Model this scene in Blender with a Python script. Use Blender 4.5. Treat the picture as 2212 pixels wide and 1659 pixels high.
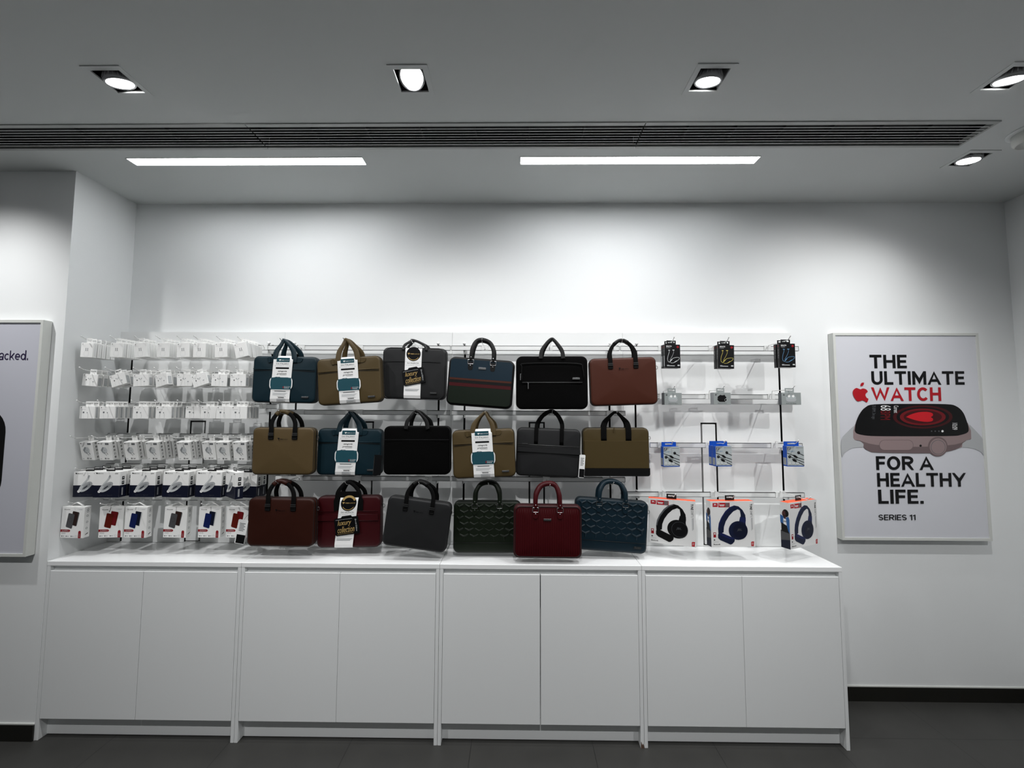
import bpy, bmesh, math, random
from mathutils import Vector, Matrix, Euler
random.seed(7)
for _o in list(bpy.data.objects): bpy.data.objects.remove(_o)
SC = bpy.context.scene
COL = SC.collection
R = math.radians

# ------------------------------------------------------------------ camera
FPX, CXP, CYP, EYE = 900.0, 1106.0, 829.5, Vector((0, 0, 1.6))
PITCH, YAW, ROLL = 0.06507, -0.01129, 0.00371
cp, sp, cy_, sy_ = math.cos(PITCH), math.sin(PITCH), math.cos(YAW), math.sin(YAW)
FWD = Vector((sy_ * cp, cy_ * cp, sp)); RT0 = Vector((cy_, -sy_, 0)); UP0 = RT0.cross(FWD)
RT = RT0 * math.cos(ROLL) + UP0 * math.sin(ROLL)
UP = -RT0 * math.sin(ROLL) + UP0 * math.cos(ROLL)
cam = bpy.data.cameras.new('camera'); cam_o = bpy.data.objects.new('camera', cam); COL.objects.link(cam_o)
cam.sensor_width = 36; cam.sensor_fit = 'HORIZONTAL'; cam.lens = FPX / 2212 * 36; cam.clip_start = 0.02
M = Matrix((RT, UP, -FWD)).transposed().to_4x4(); M.translation = EYE
cam_o.matrix_world = M
SC.camera = cam_o

# ------------------------------------------------------------------ world, exposure
SC.view_settings.view_transform = 'Standard'; SC.view_settings.look = 'None'
SC.view_settings.gamma = 1; SC.view_settings.use_curve_mapping = False
SC.view_settings.exposure = 0.0
W = bpy.data.worlds.new('world'); SC.world = W; W.use_nodes = True
W.node_tree.nodes['Background'].inputs[0].default_value = (0.93, 0.98, 1.0, 1)
W.node_tree.nodes['Background'].inputs[1].default_value = 0.10
PANEL_LIGHT = 34.0     # emission of the two linear panels
SPOT_W = 72.0         # base power of a downlight

# ------------------------------------------------------------------ pixel -> place
def ray(px, py): return FWD + RT * ((px - CXP) / FPX) - UP * ((py - CYP) / FPX)
def at(px, py, Y):
    d = ray(px, py); return EYE + d * (Y / d.y)
def atz(px, py, z):
    d = ray(px, py); return EYE + d * ((z - EYE.z) / d.z)
def atx(px, py, X):
    d = ray(px, py); return EYE + d * (X / d.x)

# room measures (metres)
XL, YF, YB, YP, H, CT, XR = -2.332, 2.099, 2.451, 2.404, 2.858, 0.847, 1.587
JX = [XL, -1.3585, -0.376, 0.6136, XR]
XRW, SK, PT = 2.915, 0.081, 2.057
YR = 2.352             # front of the display rails

# ------------------------------------------------------------------ materials
def lin(c): return c / 12.92 if c <= 0.04045 else ((c + 0.055) / 1.055) ** 2.4
def S(h): h = h.lstrip('#'); return tuple(lin(int(h[i:i + 2], 16) / 255) for i in (0, 2, 4))
MATS = {}
def mat(name, col=None, rough=0.5, metal=0.0, emit=None, es=1.0, bump=None, bs=0.1, scale=200, spec=0.5, var=0.0):
    if name in MATS: return MATS[name]
    m = bpy.data.materials.new(name); m.use_nodes = True; nt = m.node_tree; b = nt.nodes['Principled BSDF']
    c = S(col) if isinstance(col, str) else col
    b.inputs['Base Color'].default_value = (*c, 1); b.inputs['Roughness'].default_value = rough
    b.inputs['Metallic'].default_value = metal; b.inputs['Specular IOR Level'].default_value = spec
    if emit: b.inputs['Emission Color'].default_value = (*S(emit), 1); b.inputs['Emission Strength'].default_value = es
    if bump or var:
        tc = nt.nodes.new('ShaderNodeTexCoord')
        if bump == 'wave':
            t = nt.nodes.new('ShaderNodeTexWave'); t.bands_direction = 'X'; t.inputs['Scale'].default_value = scale
        else:
            t = nt.nodes.new('ShaderNodeTexNoise'); t.inputs['Scale'].default_value = scale; t.inputs['Detail'].default_value = 4
        nt.links.new(tc.outputs['Object'], t.inputs['Vector'])
        if bump:
            bn = nt.nodes.new('ShaderNodeBump'); bn.inputs['Strength'].default_value = bs; bn.inputs['Distance'].default_value = 0.002
            nt.links.new(t.outputs['Fac' if 'Fac' in t.outputs else 0], bn.inputs['Height']); nt.links.new(bn.outputs[0], b.inputs['Normal'])
        if var:
            mx = nt.nodes.new('ShaderNodeMixRGB'); mx.blend_type = 'MULTIPLY'; mx.inputs[0].default_value = var
            mx.inputs[1].default_value = (*c, 1); nt.links.new(t.outputs['Color'], mx.inputs[2]); nt.links.new(mx.outputs[0], b.inputs['Base Color'])
    MATS[name] = m; return m
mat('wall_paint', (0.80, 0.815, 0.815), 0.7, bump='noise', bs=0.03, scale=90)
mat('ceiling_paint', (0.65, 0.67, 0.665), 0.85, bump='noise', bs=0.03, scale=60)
mat('skirting', '#15140f', 0.45, var=0.3, scale=8)
mat('white_laminate', (0.80, 0.815, 0.815), 0.38, bump='noise', bs=0.02, scale=300)
mat('worktop_gloss', (0.88, 0.89, 0.89), 0.16, bump='noise', bs=0.01, scale=40)
mat('panel_board', (0.79, 0.80, 0.795), 0.4, bump='noise', bs=0.02, scale=200)
mat('black_channel', (0.006, 0.006, 0.006), 0.6)
mat('aluminium', (0.80, 0.81, 0.80), 0.3, 0.15)
mat('dark_edge', (0.06, 0.06, 0.06), 0.35, 0.7)
mat('chrome', (0.85, 0.85, 0.85), 0.12, 1.0)
mat('hook_white', (0.85, 0.85, 0.84), 0.25, 0.3)
mat('clear_clip', (0.80, 0.81, 0.80), 0.2, 0.1)
mat('frame_white', (0.62, 0.63, 0.60), 0.45)
mat('grille_metal', (0.42, 0.43, 0.42), 0.5, 0.2)
mat('grille_dark', (0.012, 0.012, 0.013), 0.8)
mat('lamp_box', (0.02, 0.02, 0.02), 0.7)
mat('lamp_ring', (0.45, 0.45, 0.46), 0.4, 0.4)
mat('lamp_lens', (0.9, 0.9, 0.9), 0.3, emit='#ffffff', es=14)
mat('panel_glow', (0.9, 0.9, 0.9), 0.3, emit='#fbfdff', es=PANEL_LIGHT)
# inks and papers
for n, c in dict(white='#f2f2f0', paper='#e8e8e6', offwhite='#d9d9d8', ink='#08080a', grey='#8d9092', lgrey='#c3c6c7', mgrey='#a5a8aa', dgrey='#55585b',
                 red='#a81420', pillred='#8e1a22', orange='#f0572a', navy='#0d1226', navy2='#121a33', blue='#0f49a8', teal='#1f4a55', gold='#b79a62', silver='#a9b0b1',
                 slate='#4b4b4d', brown='#2c1a16', rust='#5a1508', indigo='#0d1c52', deepblue='#0a1024', skin='#4a2b2a', denim='#2f5d94', cord='#3c3f41', rose='#8d7b7b', rose2='#6b5c5d',
                 heart='#c21a24', darkred='#3d0a0e', darkred2='#6a0f16', violet='#241a3c', fog='#c9cbd3', band='#aeb0b2', wtxt='#e4e4e4', lav='#a9acc4', phone='#070708', navyblue='#18204a', yel='#b7a957', sky='#5b86a8').items():
    mat('ink_' + n, c, 0.45, spec=0.25)
mat('gloss_black', '#060608', 0.3)

# ------------------------------------------------------------------ mesh builder
TXT = {}
def text_mesh(s, off=0.0, res=2, shear=0.0, sp=1.0):
    k = (s, off, res, shear, sp)
    if k in TXT: return TXT[k]
    cu = bpy.data.curves.new('t', 'FONT'); cu.body = s; cu.size = 1; cu.resolution_u = res; cu.offset = off; cu.shear = shear; cu.space_character = sp
    o = bpy.data.objects.new('t', cu); COL.objects.link(o)
    dg = bpy.context.evaluated_depsgraph_get(); me = o.evaluated_get(dg).to_mesh()
    vs = [(v.co.x, v.co.y) for v in me.vertices]; fs = [tuple(p.vertices) for p in me.polygons]
    o.evaluated_get(dg).to_mesh_clear(); bpy.data.objects.remove(o); bpy.data.curves.remove(cu)
    x0 = min(v[0] for v in vs); x1 = max(v[0] for v in vs); y0 = min(v[1] for v in vs); y1 = max(v[1] for v in vs)
    TXT[k] = (vs, fs, x0, x1, y0, y1); return TXT[k]

def stroke_glyphs(hs):
    arc = lambda cx, cz, rx, rz, a0, a1, n=14: [(cx + rx * math.cos(R(a0 + (a1 - a0) * i / n)), cz - rz * math.sin(R(a0 + (a1 - a0) * i / n))) for i in range(n + 1)]
    G = {}
    V = lambda x, a=0, b=1: [(x, a), (x, b)]
    Hh = lambda z, a, b: [(a, z), (b, z)]
    G['T'] = (.78, [Hh(hs, 0, .78), V(.39)]); G['H'] = (.78, [V(hs), V(.78 - hs), Hh(.49, hs, .78 - hs)]); G['E'] = (.62, [V(hs), Hh(hs, 0, .62), Hh(.49, 0, .58), Hh(1 - hs, 0, .62)])
    G['F'] = (.60, [V(hs), Hh(hs, 0, .60), Hh(.50, 0, .56)]); G['L'] = (.60, [V(hs), Hh(1 - hs, 0, .60)]); G['I'] = (2 * hs, [V(hs)])
    G['U'] = (.76, [[(hs, 0), (hs, .62)] + arc(.38, .62, .38 - hs, .38 - hs, 180, 360)[1:] + [(.76 - hs, 0)]])
    G['M'] = (.94, [V(hs), V(.94 - hs), [(hs * .9, -.1), (.47, .74), (.94 - hs * .9, -.1)]])
    G['A'] = (.86, [[(.05, 1.1), (.43, -.06), (.81, 1.1)], Hh(.69, .22, .64)]); G['W'] = (1.24, [[(.06, -.06), (.34, 1.02), (.62, .02), (.90, 1.02), (1.18, -.06)]])
    G['C'] = (.80, [arc(.42, .5, .42 - hs, .5 - hs, 42, 318, 24)]); o = arc(.43, .5, .43 - hs, .5 - hs, 0, 360, 28); G['O'] = (.86, [o + [o[1]]])
    G['R'] = (.72, [V(hs), [(0, hs), (.40, hs)] + arc(.40, .30, .25, .30 - hs, 90, -90, 10) + [(0, .60 - hs)], [(.36, .52), (.68, 1.06)]])
    G['Y'] = (.82, [[(.03, -.08), (.41, .58), (.79, -.08)], V(.41, .52, 1)]); G['S'] = (.66, [arc(.33, .28, .26, .28 - hs, 20, 270, 14) + arc(.33, .72, .26, .28 - hs, 90, -160, 14)])
    G['1'] = (.36, [V(.28), [(0, .22), (.30, .06)]]); G['.'] = (.2, [V(.1, .80, 1)]); G[' '] = (.22, [])
    G['a'] = (.58, [V(.58 - hs, .5, 1), arc(.30, .52, .30 - hs * .6, .24 - hs * .2, 160, 0, 10), [(x, z) for x, z in arc(.27, .80, .27 - hs, .20 - hs * .8, 0, 360, 16)]])
    G['c'] = (.56, [arc(.32, .65, .32 - hs, .35 - hs, 45, 315, 18)]); G['k'] = (.58, [V(hs), [(.14, .74), (.56, .26)], [(.22, .58), (.56, 1.04)]])
    G['e'] = (.62, [[(.07, .66), (.56, .66)] + arc(.32, .65, .32 - hs, .35 - hs, 0, 310, 20)]); o = arc(.31, .65, .31 - hs, .35 - hs, 0, 360, 20); G['d'] = (.66, [o, V(.66 - hs, -.04, 1)])
    return G
def stroke_text(t, wd=.16, gap=.11):
    """plain bold grotesque lettering from strokes: list of quads in cap-height units (y down), width"""
    hs = wd / 2; G = stroke_glyphs(hs); x0 = 0; Q = []
    for ch in t:
        w, ps = G[ch]
        for P in ps:
            n = len(P); l = []; r = []
            for i in range(n):
                a = P[max(i - 1, 0)]; b = P[i]; c = P[min(i + 1, n - 1)]
                d1 = Vector((b[0] - a[0], b[1] - a[1])); d2 = Vector((c[0] - b[0], c[1] - b[1]))
                if d1.length < 1e-6: d1 = d2
                if d2.length < 1e-6: d2 = d1
                d1.normalize(); d2.normalize(); n1 = Vector((-d1.y, d1.x)); m = n1 + Vector((-d2.y, d2.x))
                if m.length < 1e-3: m = n1
                m.normalize(); k = hs / max(.28, m.dot(n1)); l.append((b[0] + m.x * k, b[1] + m.y * k)); r.append((b[0] - m.x * k, b[1] - m.y * k))
            cl = lambda p: (p[0] + x0, min(1, max(-.04 if t.islower() else 0, p[1])))
            for i in range(n - 1): Q.append([cl(l[i]), cl(l[i + 1]), cl(r[i + 1]), cl(r[i])])
        x0 += w + gap
    return Q, x0 - gap

def rr(x0, x1, z0, z1, r, n=5):
    """rounded rectangle outline, r = one radius or (tl, tr, br, bl), clockwise from the top left"""
    if not isinstance(r, tuple): r = (r,) * 4
    out = []
    for (cx, cz, rad, a0) in ((x0, z1, r[0], 180), (x1, z1, r[1], 90), (x1, z0, r[2], 0), (x0, z0, r[3], -90)):
        sx = 1 if cx == x0 else -1; sz = 1 if cz == z0 else -1
        if rad <= 1e-6: out.append((cx, cz)); continue
        for i in range(n + 1):
            a = R(a0 - 90 * i / n); out.append((cx + sx * rad + rad * math.cos(a), cz + sz * rad + rad * math.sin(a)))
    return out
def circ(cx, cz, r, n=16, rz=None): return [(cx + r * math.cos(2 * math.pi * i / n), cz + (rz or r) * math.sin(2 * math.pi * i / n)) for i in range(n)]
def catmull(pts, n=6):
    P = [Vector(p) for p in pts]; P = [P[0] * 2 - P[1]] + P + [P[-1] * 2 - P[-2]]; out = []
    for i in range(1, len(P) - 2):
        for j in range(n):
            t = j / n; a, b, c, d = P[i - 1:i + 3]
            out.append(0.5 * ((2 * b) + (c - a) * t + (2 * a - 5 * b + 4 * c - d) * t * t + (3 * b - a - 3 * c + d) * t ** 3))
    out.append(P[-2]); return out
def lerp_list(keys, n):
    out = []
    for i in range(n):
        t = i / (n - 1) * (len(keys) - 1); k = min(int(t), len(keys) - 2); f = t - k; out.append(keys[k] * (1 - f) + keys[k + 1] * f)
    return out

class MB:
    def __init__(s): s.v = []; s.f = []; s.mi = []; s.sm = []; s.slots = []; s.M = None
    def slot(s, m):
        if m not in s.slots: s.slots.append(m)
        return s.slots.index(m)
    def add(s, vs, fs, m, smooth=False):
        b = len(s.v); k = s.slot(m)
        s.v += [tuple(s.M @ Vector(v)) if s.M else tuple(v) for v in vs]
        for f in fs: s.f.append(tuple(i + b for i in f)); s.mi.append(k); s.sm.append(smooth)
        return s
    def box(s, x0, x1, y0, y1, z0, z1, m, bev=0.0):
        if bev <= 0:
            vs = [(x, y, z) for x in (x0, x1) for y in (y0, y1) for z in (z0, z1)]
            return s.add(vs, [(0, 1, 3, 2), (4, 6, 7, 5), (0, 4, 5, 1), (2, 3, 7, 6), (0, 2, 6, 4), (1, 5, 7, 3)], m)
        b = bev; vs = []; X, Y, Z = (x0, x1), (y0, y1), (z0, z1); idx = {}
        for i in (0, 1):
            for j in (0, 1):
                for k in (0, 1):
                    for ax in range(3):
                        p = [X[i] + (b if i == 0 else -b), Y[j] + (b if j == 0 else -b), Z[k] + (b if k == 0 else -b)]
                        p[ax] = (X[i], Y[j], Z[k])[ax]; idx[i, j, k, ax] = len(vs); vs.append(tuple(p))
        fs = []
        for a in (0, 1):
            fs.append([idx[a, j, k, 0] for j, k in ((0, 0), (0, 1), (1, 1), (1, 0))]); fs.append([idx[i, a, k, 1] for i, k in ((0, 0), (1, 0), (1, 1), (0, 1))]); fs.append([idx[i, j, a, 2] for i, j in ((0, 0), (0, 1), (1, 1), (1, 0))])
        for a in (0, 1):
            for c in (0, 1):
                fs.append([idx[a, c, 0, 0], idx[a, c, 1, 0], idx[a, c, 1, 1], idx[a, c, 0, 1]])
                fs.append([idx[a, 0, c, 0], idx[a, 1, c, 0], idx[a, 1, c, 2], idx[a, 0, c, 2]])
                fs.append([idx[0, a, c, 1], idx[1, a, c, 1], idx[1, a, c, 2], idx[0, a, c, 2]])
        for i in (0, 1):
            for j in (0, 1):
                for k in (0, 1): fs.append([idx[i, j, k, 0], idx[i, j, k, 1], idx[i, j, k, 2]])
        return s.add(vs, fs, m)
    def prism(s, out, y0, y1, m, bev=0.0):
        """outline in x,z extruded from y0 (front) to y1 (back)"""
        n = len(out); vs = []
        rings = [(y1, 0.0), (y0 + bev, 0.0)] + ([(y0, bev)] if bev else [])
        if not bev: rings = [(y1, 0.0), (y0, 0.0)]
        cx = sum(p[0] for p in out) / n; cz = sum(p[1] for p in out) / n
        for y, ins in rings:
            for x, z in out:
                d = math.hypot(x - cx, z - cz) or 1; k = (d - ins) / d; vs.append((cx + (x - cx) * k, y, cz + (z - cz) * k))
        fs = [tuple(range(n)), tuple(range(len(vs) - 1, len(vs) - n - 1, -1))]
        for r in range(len(rings) - 1):
            for i in range(n): j = (i + 1) % n; fs.append((r * n + i, r * n + j, (r + 1) * n + j, (r + 1) * n + i))
        return s.add(vs, fs, m)
    def sheet(s, pts, m): return s.add(pts, [tuple(range(len(pts)))], m)
    def sweep(s, path, a, b, m, sides=8, p=2.0, side=Vector((0, 1, 0)), closed=False):
        """sweep a (super)ellipse: half width a in the plane, b along `side`"""
        P = [Vector(q) for q in path]; n = len(P); A = a if isinstance(a, list) else [a] * n; B = b if isinstance(b, list) else [b] * n
        vs = []
        for i in range(n):
            t = (P[(i + 1) % n] - P[i - 1]) if closed else (P[min(i + 1, n - 1)] - P[max(i - 1, 0)])
            t.normalize(); sd = side - t * side.dot(t)
            if sd.length < 1e-4: sd = Vector((1, 0, 0)) - t * t.x
            sd.normalize(); nn = t.cross(sd)
            for k in range(sides):
                an = 2 * math.pi * (k + 0.5) / sides; c, q = math.cos(an), math.sin(an)
                u = math.copysign(abs(c) ** (2 / p), c); w = math.copysign(abs(q) ** (2 / p), q)
                vs.append(P[i] + nn * (A[i] * u) + sd * (B[i] * w))
        fs = []
        for i in range(n if closed else n - 1):
            for k in range(sides):
                k2 = (k + 1) % sides; j = (i + 1) % n; fs.append((i * sides + k, i * sides + k2, j * sides + k2, j * sides + k))
        if not closed: fs += [tuple(range(sides - 1, -1, -1)), tuple(range((n - 1) * sides, n * sides))]
        return s.add(vs, fs, m, True)
    def tube(s, path, r, m, sides=8, closed=False): return s.sweep(path, r, r, m, sides, 2.0, Vector((0.013, 1, 0.02)), closed)
    def lathe(s, prof, m, c=(0, 0, 0), axis=Vector((0, 0, 1)), n=20, smooth=True):
        ax = axis.normalized(); u = ax.orthogonal().normalized(); w = ax.cross(u); c = Vector(c); vs = []
        for r, h in prof:
            for i in range(n): an = 2 * math.pi * i / n; vs.append(c + ax * h + (u * math.cos(an) + w * math.sin(an)) * r)
        fs = []
        for k in range(len(prof) - 1):
            for i in range(n): j = (i + 1) % n; fs.append((k * n + i, k * n + j, (k + 1) * n + j, (k + 1) * n + i))
        if prof[0][0] > 0: fs.append(tuple(range(n - 1, -1, -1)))
        if prof[-1][0] > 0: fs.append(tuple(range((len(prof) - 1) * n, len(prof) * n)))
        return s.add(vs, fs, m, smooth)
    def grid(s, us, vs_, holes, fn, thick, m):
        """flat plate in (u, v) with rectangular holes; fn(u, v, depth) -> point"""
        us = sorted(set(us + [h[0] for h in holes] + [h[1] for h in holes])); vv = sorted(set(vs_ + [h[2] for h in holes] + [h[3] for h in holes]))
        us = [u for u in us if min(us) <= u <= max(us)]
        def solid(i, j):
            if i < 0 or j < 0 or i >= len(us) - 1 or j >= len(vv) - 1: return False
            u = (us[i] + us[i + 1]) / 2; v = (vv[j] + vv[j + 1]) / 2
            return not any(h[0] < u < h[1] and h[2] < v < h[3] for h in holes)
        for i in range(len(us) - 1):
            for j in range(len(vv) - 1):
                if not solid(i, j): continue
                a, b, c, d = us[i], us[i + 1], vv[j], vv[j + 1]
                for t in (0, thick): s.add([fn(a, c, t), fn(b, c, t), fn(b, d, t), fn(a, d, t)], [(0, 1, 2, 3)], m)
                for (di, dj, p, q) in ((-1, 0, (a, c), (a, d)), (1, 0, (b, c), (b, d)), (0, -1, (a, c), (b, c)), (0, 1, (a, d), (b, d))):
                    if not solid(i + di, j + dj): s.add([fn(*p, 0), fn(*q, 0), fn(*q, thick), fn(*p, thick)], [(0, 1, 2, 3)], m)
        return s
    def build(s, name, parent=None, loc=None, rot=None):
        me = bpy.data.meshes.new(name); me.from_pydata([tuple(v) for v in s.v], [], s.f); me.update()
        bm = bmesh.new(); bm.from_mesh(me); bmesh.ops.recalc_face_normals(bm, faces=bm.faces); bm.to_mesh(me); bm.free()
        for m in s.slots: me.materials.append(MATS[m])
        me.polygons.foreach_set('material_index', s.mi); me.polygons.foreach_set('use_smooth', s.sm)
        o = bpy.data.objects.new(name, me); COL.objects.link(o)
        if parent: o.parent = parent
        if loc is not None: o.location = loc
        if rot is not None: o.rotation_euler = rot
        return o

class Face:
    """a printed face: fractions (fx, fy) from its top left corner"""
    def __init__(s, mb, O, u, v, n): s.mb = mb; s.O = Vector(O); s.u = Vector(u); s.v = Vector(v); s.n = Vector(n).normalized(); s.W = s.u.length; s.H = s.v.length; s.k = 1
    def P(s, x, y, L): return s.O + s.u * x + s.v * y + s.n * (0.00025 * L + 0.000005 * s.k)
    def poly(s, pts, m, L=1, step=1): s.k += step; s.mb.sheet([s.P(x, y, L) for x, y in pts], 'ink_' + m); return s
    def rect(s, x0, y0, x1, y1, m, L=1, r=0): return s.poly(rr(x0, x1, y0, y1, r, 4) if r else [(x0, y0), (x1, y0), (x1, y1), (x0, y1)], m, L)
    def disc(s, x, y, r, m, L=1, n=14): return s.poly(circ(x, y, r, n, r * s.W / s.H), m, L)
    def ring(s, x, y, r, w, m, L=1, n=18):
        s.k += 1; k = s.W / s.H; o = circ(x, y, r, n, r * k); i = circ(x, y, r - w, n, (r - w) * k)
        for a in range(n): b = (a + 1) % n; s.poly([o[a], o[b], i[b], i[a]], m, L, 0)
        return s
    def line(s, pts, w, m, L=1):
        s.k += 1; k = s.W / s.H; pts = [(x, y / k) for x, y in pts]; l = []; r = []; n = len(pts)
        for i, (x, y) in enumerate(pts):
            a = pts[max(0, i - 1)]; b = pts[min(n - 1, i + 1)]; dx, dy = b[0] - a[0], b[1] - a[1]; d = math.hypot(dx, dy) or 1
            ww = w[i] if isinstance(w, list) else w
            l.append((x - dy / d * ww / 2, (y + dx / d * ww / 2) * k)); r.append((x + dy / d * ww / 2, (y - dx / d * ww / 2) * k))
        for i in range(n - 1): s.poly([l[i], l[i + 1], r[i + 1], r[i]], m, L, 0)
        return s
    def text(s, t, x0, y0, x1, y1, m, L=2, off=0.0, res=1, shear=0.0, rot=0, sp=1.0):
        """text stretched to the box; rot = 90 reads downwards"""
        s.k += 1; vs, fs, a, b, c, d = text_mesh(t, off, res, shear, sp); out = []
        for x, y in vs:
            u = (x - a) / (b - a); w = (d - y) / (d - c)
            if rot == 90: u, w = 1 - w, u
            if rot == -90: u, w = w, 1 - u
            out.append(s.P(x0 + (x1 - x0) * u, y0 + (y1 - y0) * w, L))
        s.mb.add(out, fs, 'ink_' + m); return s

def tag(o, label=None, cat=None, group=None, kind=None):
    if label: o['label'] = label
    if cat: o['category'] = cat
    if group: o['group'] = group
    if kind: o['kind'] = kind
    return o
def thing(name, label, cat, loc=(0, 0, 0), rot=(0, 0, 0), group=None):
    o = bpy.data.objects.new(name, None); COL.objects.link(o); o.location = loc; o.rotation_euler = rot; o.empty_display_size = 0.05
    return tag(o, label, cat, group)
def dup(root, loc, rot, label, group=None):
    def cp_(o, par):
        c = o.copy(); COL.objects.link(c)
        if par: c.parent = par
        for ch in list(o.children): cp_(ch, c)
        return c
    c = cp_(root, None); c.location = loc; c.rotation_euler = rot; c['label'] = label
    if group: c['group'] = group
    return c
ORD = ['first', 'second', 'third', 'fourth', 'fifth', 'sixth', 'seventh', 'eighth', 'ninth']

# ================================================================== the setting
def struct(o): return tag(o, kind='structure')
# floor: large dark tiles
fm = bpy.data.materials.new('floor_tile'); fm.use_nodes = True; nt = fm.node_tree; bs = nt.nodes['Principled BSDF']
tc = nt.nodes.new('ShaderNodeTexCoord'); sx = nt.nodes.new('ShaderNodeSeparateXYZ'); nt.links.new(tc.outputs['Object'], sx.inputs[0])
def mnode(op, a, b=None):
    n = nt.nodes.new('ShaderNodeMath'); n.operation = op
    for i, q in enumerate((a, b)):
        if q is None: continue
        if isinstance(q, (int, float)): n.inputs[i].default_value = q
        else: nt.links.new(q, n.inputs[i])
    return n.outputs[0]
TX0 = atz(1011, 1659, 0).x; TDX = (atz(1855, 1659, 0).x - atz(168, 1659, 0).x) / 6; TY0 = atz(1990, 1596, 0).y
ex = mnode('LESS_THAN', mnode('FRACT', mnode('DIVIDE', mnode('SUBTRACT', sx.outputs[0], TX0 - 0.0015), TDX)), 0.003 / TDX)
ey = mnode('LESS_THAN', mnode('FRACT', mnode('DIVIDE', mnode('SUBTRACT', sx.outputs[1], TY0 - 0.0015), TDX)), 0.003 / TDX)
gr = mnode('MAXIMUM', ex, ey)
ns = nt.nodes.new('ShaderNodeTexNoise'); ns.inputs['Scale'].default_value = 6; ns.inputs['Detail'].default_value = 6; nt.links.new(tc.outputs['Object'], ns.inputs['Vector'])
cr = nt.nodes.new('ShaderNodeValToRGB'); cr.color_ramp.elements[0].color = (0.024, 0.0235, 0.022, 1); cr.color_ramp.elements[1].color = (0.042, 0.041, 0.038, 1); nt.links.new(ns.outputs[0], cr.inputs[0])
mx = nt.nodes.new('ShaderNodeMixRGB'); nt.links.new(gr, mx.inputs[0]); nt.links.new(cr.outputs[0], mx.inputs[1]); mx.inputs[2].default_value = (0.011, 0.011, 0.0105, 1)
nt.links.new(mx.outputs[0], bs.inputs['Base Color']); bs.inputs['Roughness'].default_value = 0.5
MATS['floor_tile'] = fm
struct(MB().box(-5.0, 3.2, -3.5, 2.6, -0.08, 0, 'floor_tile').build('floor'))
# walls
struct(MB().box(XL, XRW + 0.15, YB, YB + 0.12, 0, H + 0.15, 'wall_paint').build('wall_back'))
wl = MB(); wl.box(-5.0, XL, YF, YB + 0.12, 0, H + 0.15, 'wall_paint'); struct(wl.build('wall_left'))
struct(MB().box(XRW, XRW + 0.15, -1.0, YB, 0, H + 0.15, 'wall_paint').build('wall_right'))
b = MB(); b.box(-5.0, XL - 0.001, YF - 0.008, YF, 0.0, SK - 0.006, 'skirting'); b.box(-5.0, XL - 0.001, YF - 0.005, YF, SK - 0.006, SK, 'frame_white'); struct(b.build('baseboard_left'))
b = MB(); b.box(XR + 0.004, XRW, YB - 0.008, YB, 0.0, SK - 0.006, 'skirting'); b.box(XR + 0.004, XRW, YB - 0.005, YB, SK - 0.006, SK, 'frame_white'); struct(b.build('baseboard_back'))
b = MB(); b.box(XRW - 0.008, XRW, -1.0, YB - 0.009, 0.0, SK, 'skirting'); struct(b.build('baseboard_right'))

# ceiling openings
GY0, GY1 = atz(1100, 264.5, H).y, atz(1100, 320, H).y
GX = [atz(-900, 267, H).x, atz(527, 265, H).x, atz(1396, 262, H).x, atz(2157, 265, H).x]
LP = [(-1.963, -0.771), (0.0126, 1.201)]; LY0, LY1 = 1.9866, 2.0509
DS = 0.1474
D5c = atz(2094, 344, H)
DL = [(-2.662, 1.506), (-1.533, 1.504), (-0.404, 1.507), (0.726, 1.510), (1.856, 1.510), (D5c.x, D5c.y), (-1.8, 0.15), (0.0, 0.15), (1.8, 0.15)]
holes = [(GX[i] + 0.0, GX[i + 1] - 0.0, GY0 + 0.008, GY1 - 0.008) for i in range(3)]
holes += [(x - DS / 2 + 0.02, x + DS / 2 - 0.02, y - DS / 2 + 0.02, y + DS / 2 - 0.02) for x, y in DL]
holes += [(a + 0.004, c - 0.004, LY0 + 0.004, LY1 - 0.004) for a, c in LP]
c = MB(); c.grid([-5.0, XRW + 0.15], [-2.5, YB + 0.12], holes, lambda u, v, t: (u, v, H + t), 0.10, 'ceiling_paint'); struct(c.build('ceiling'))

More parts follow.
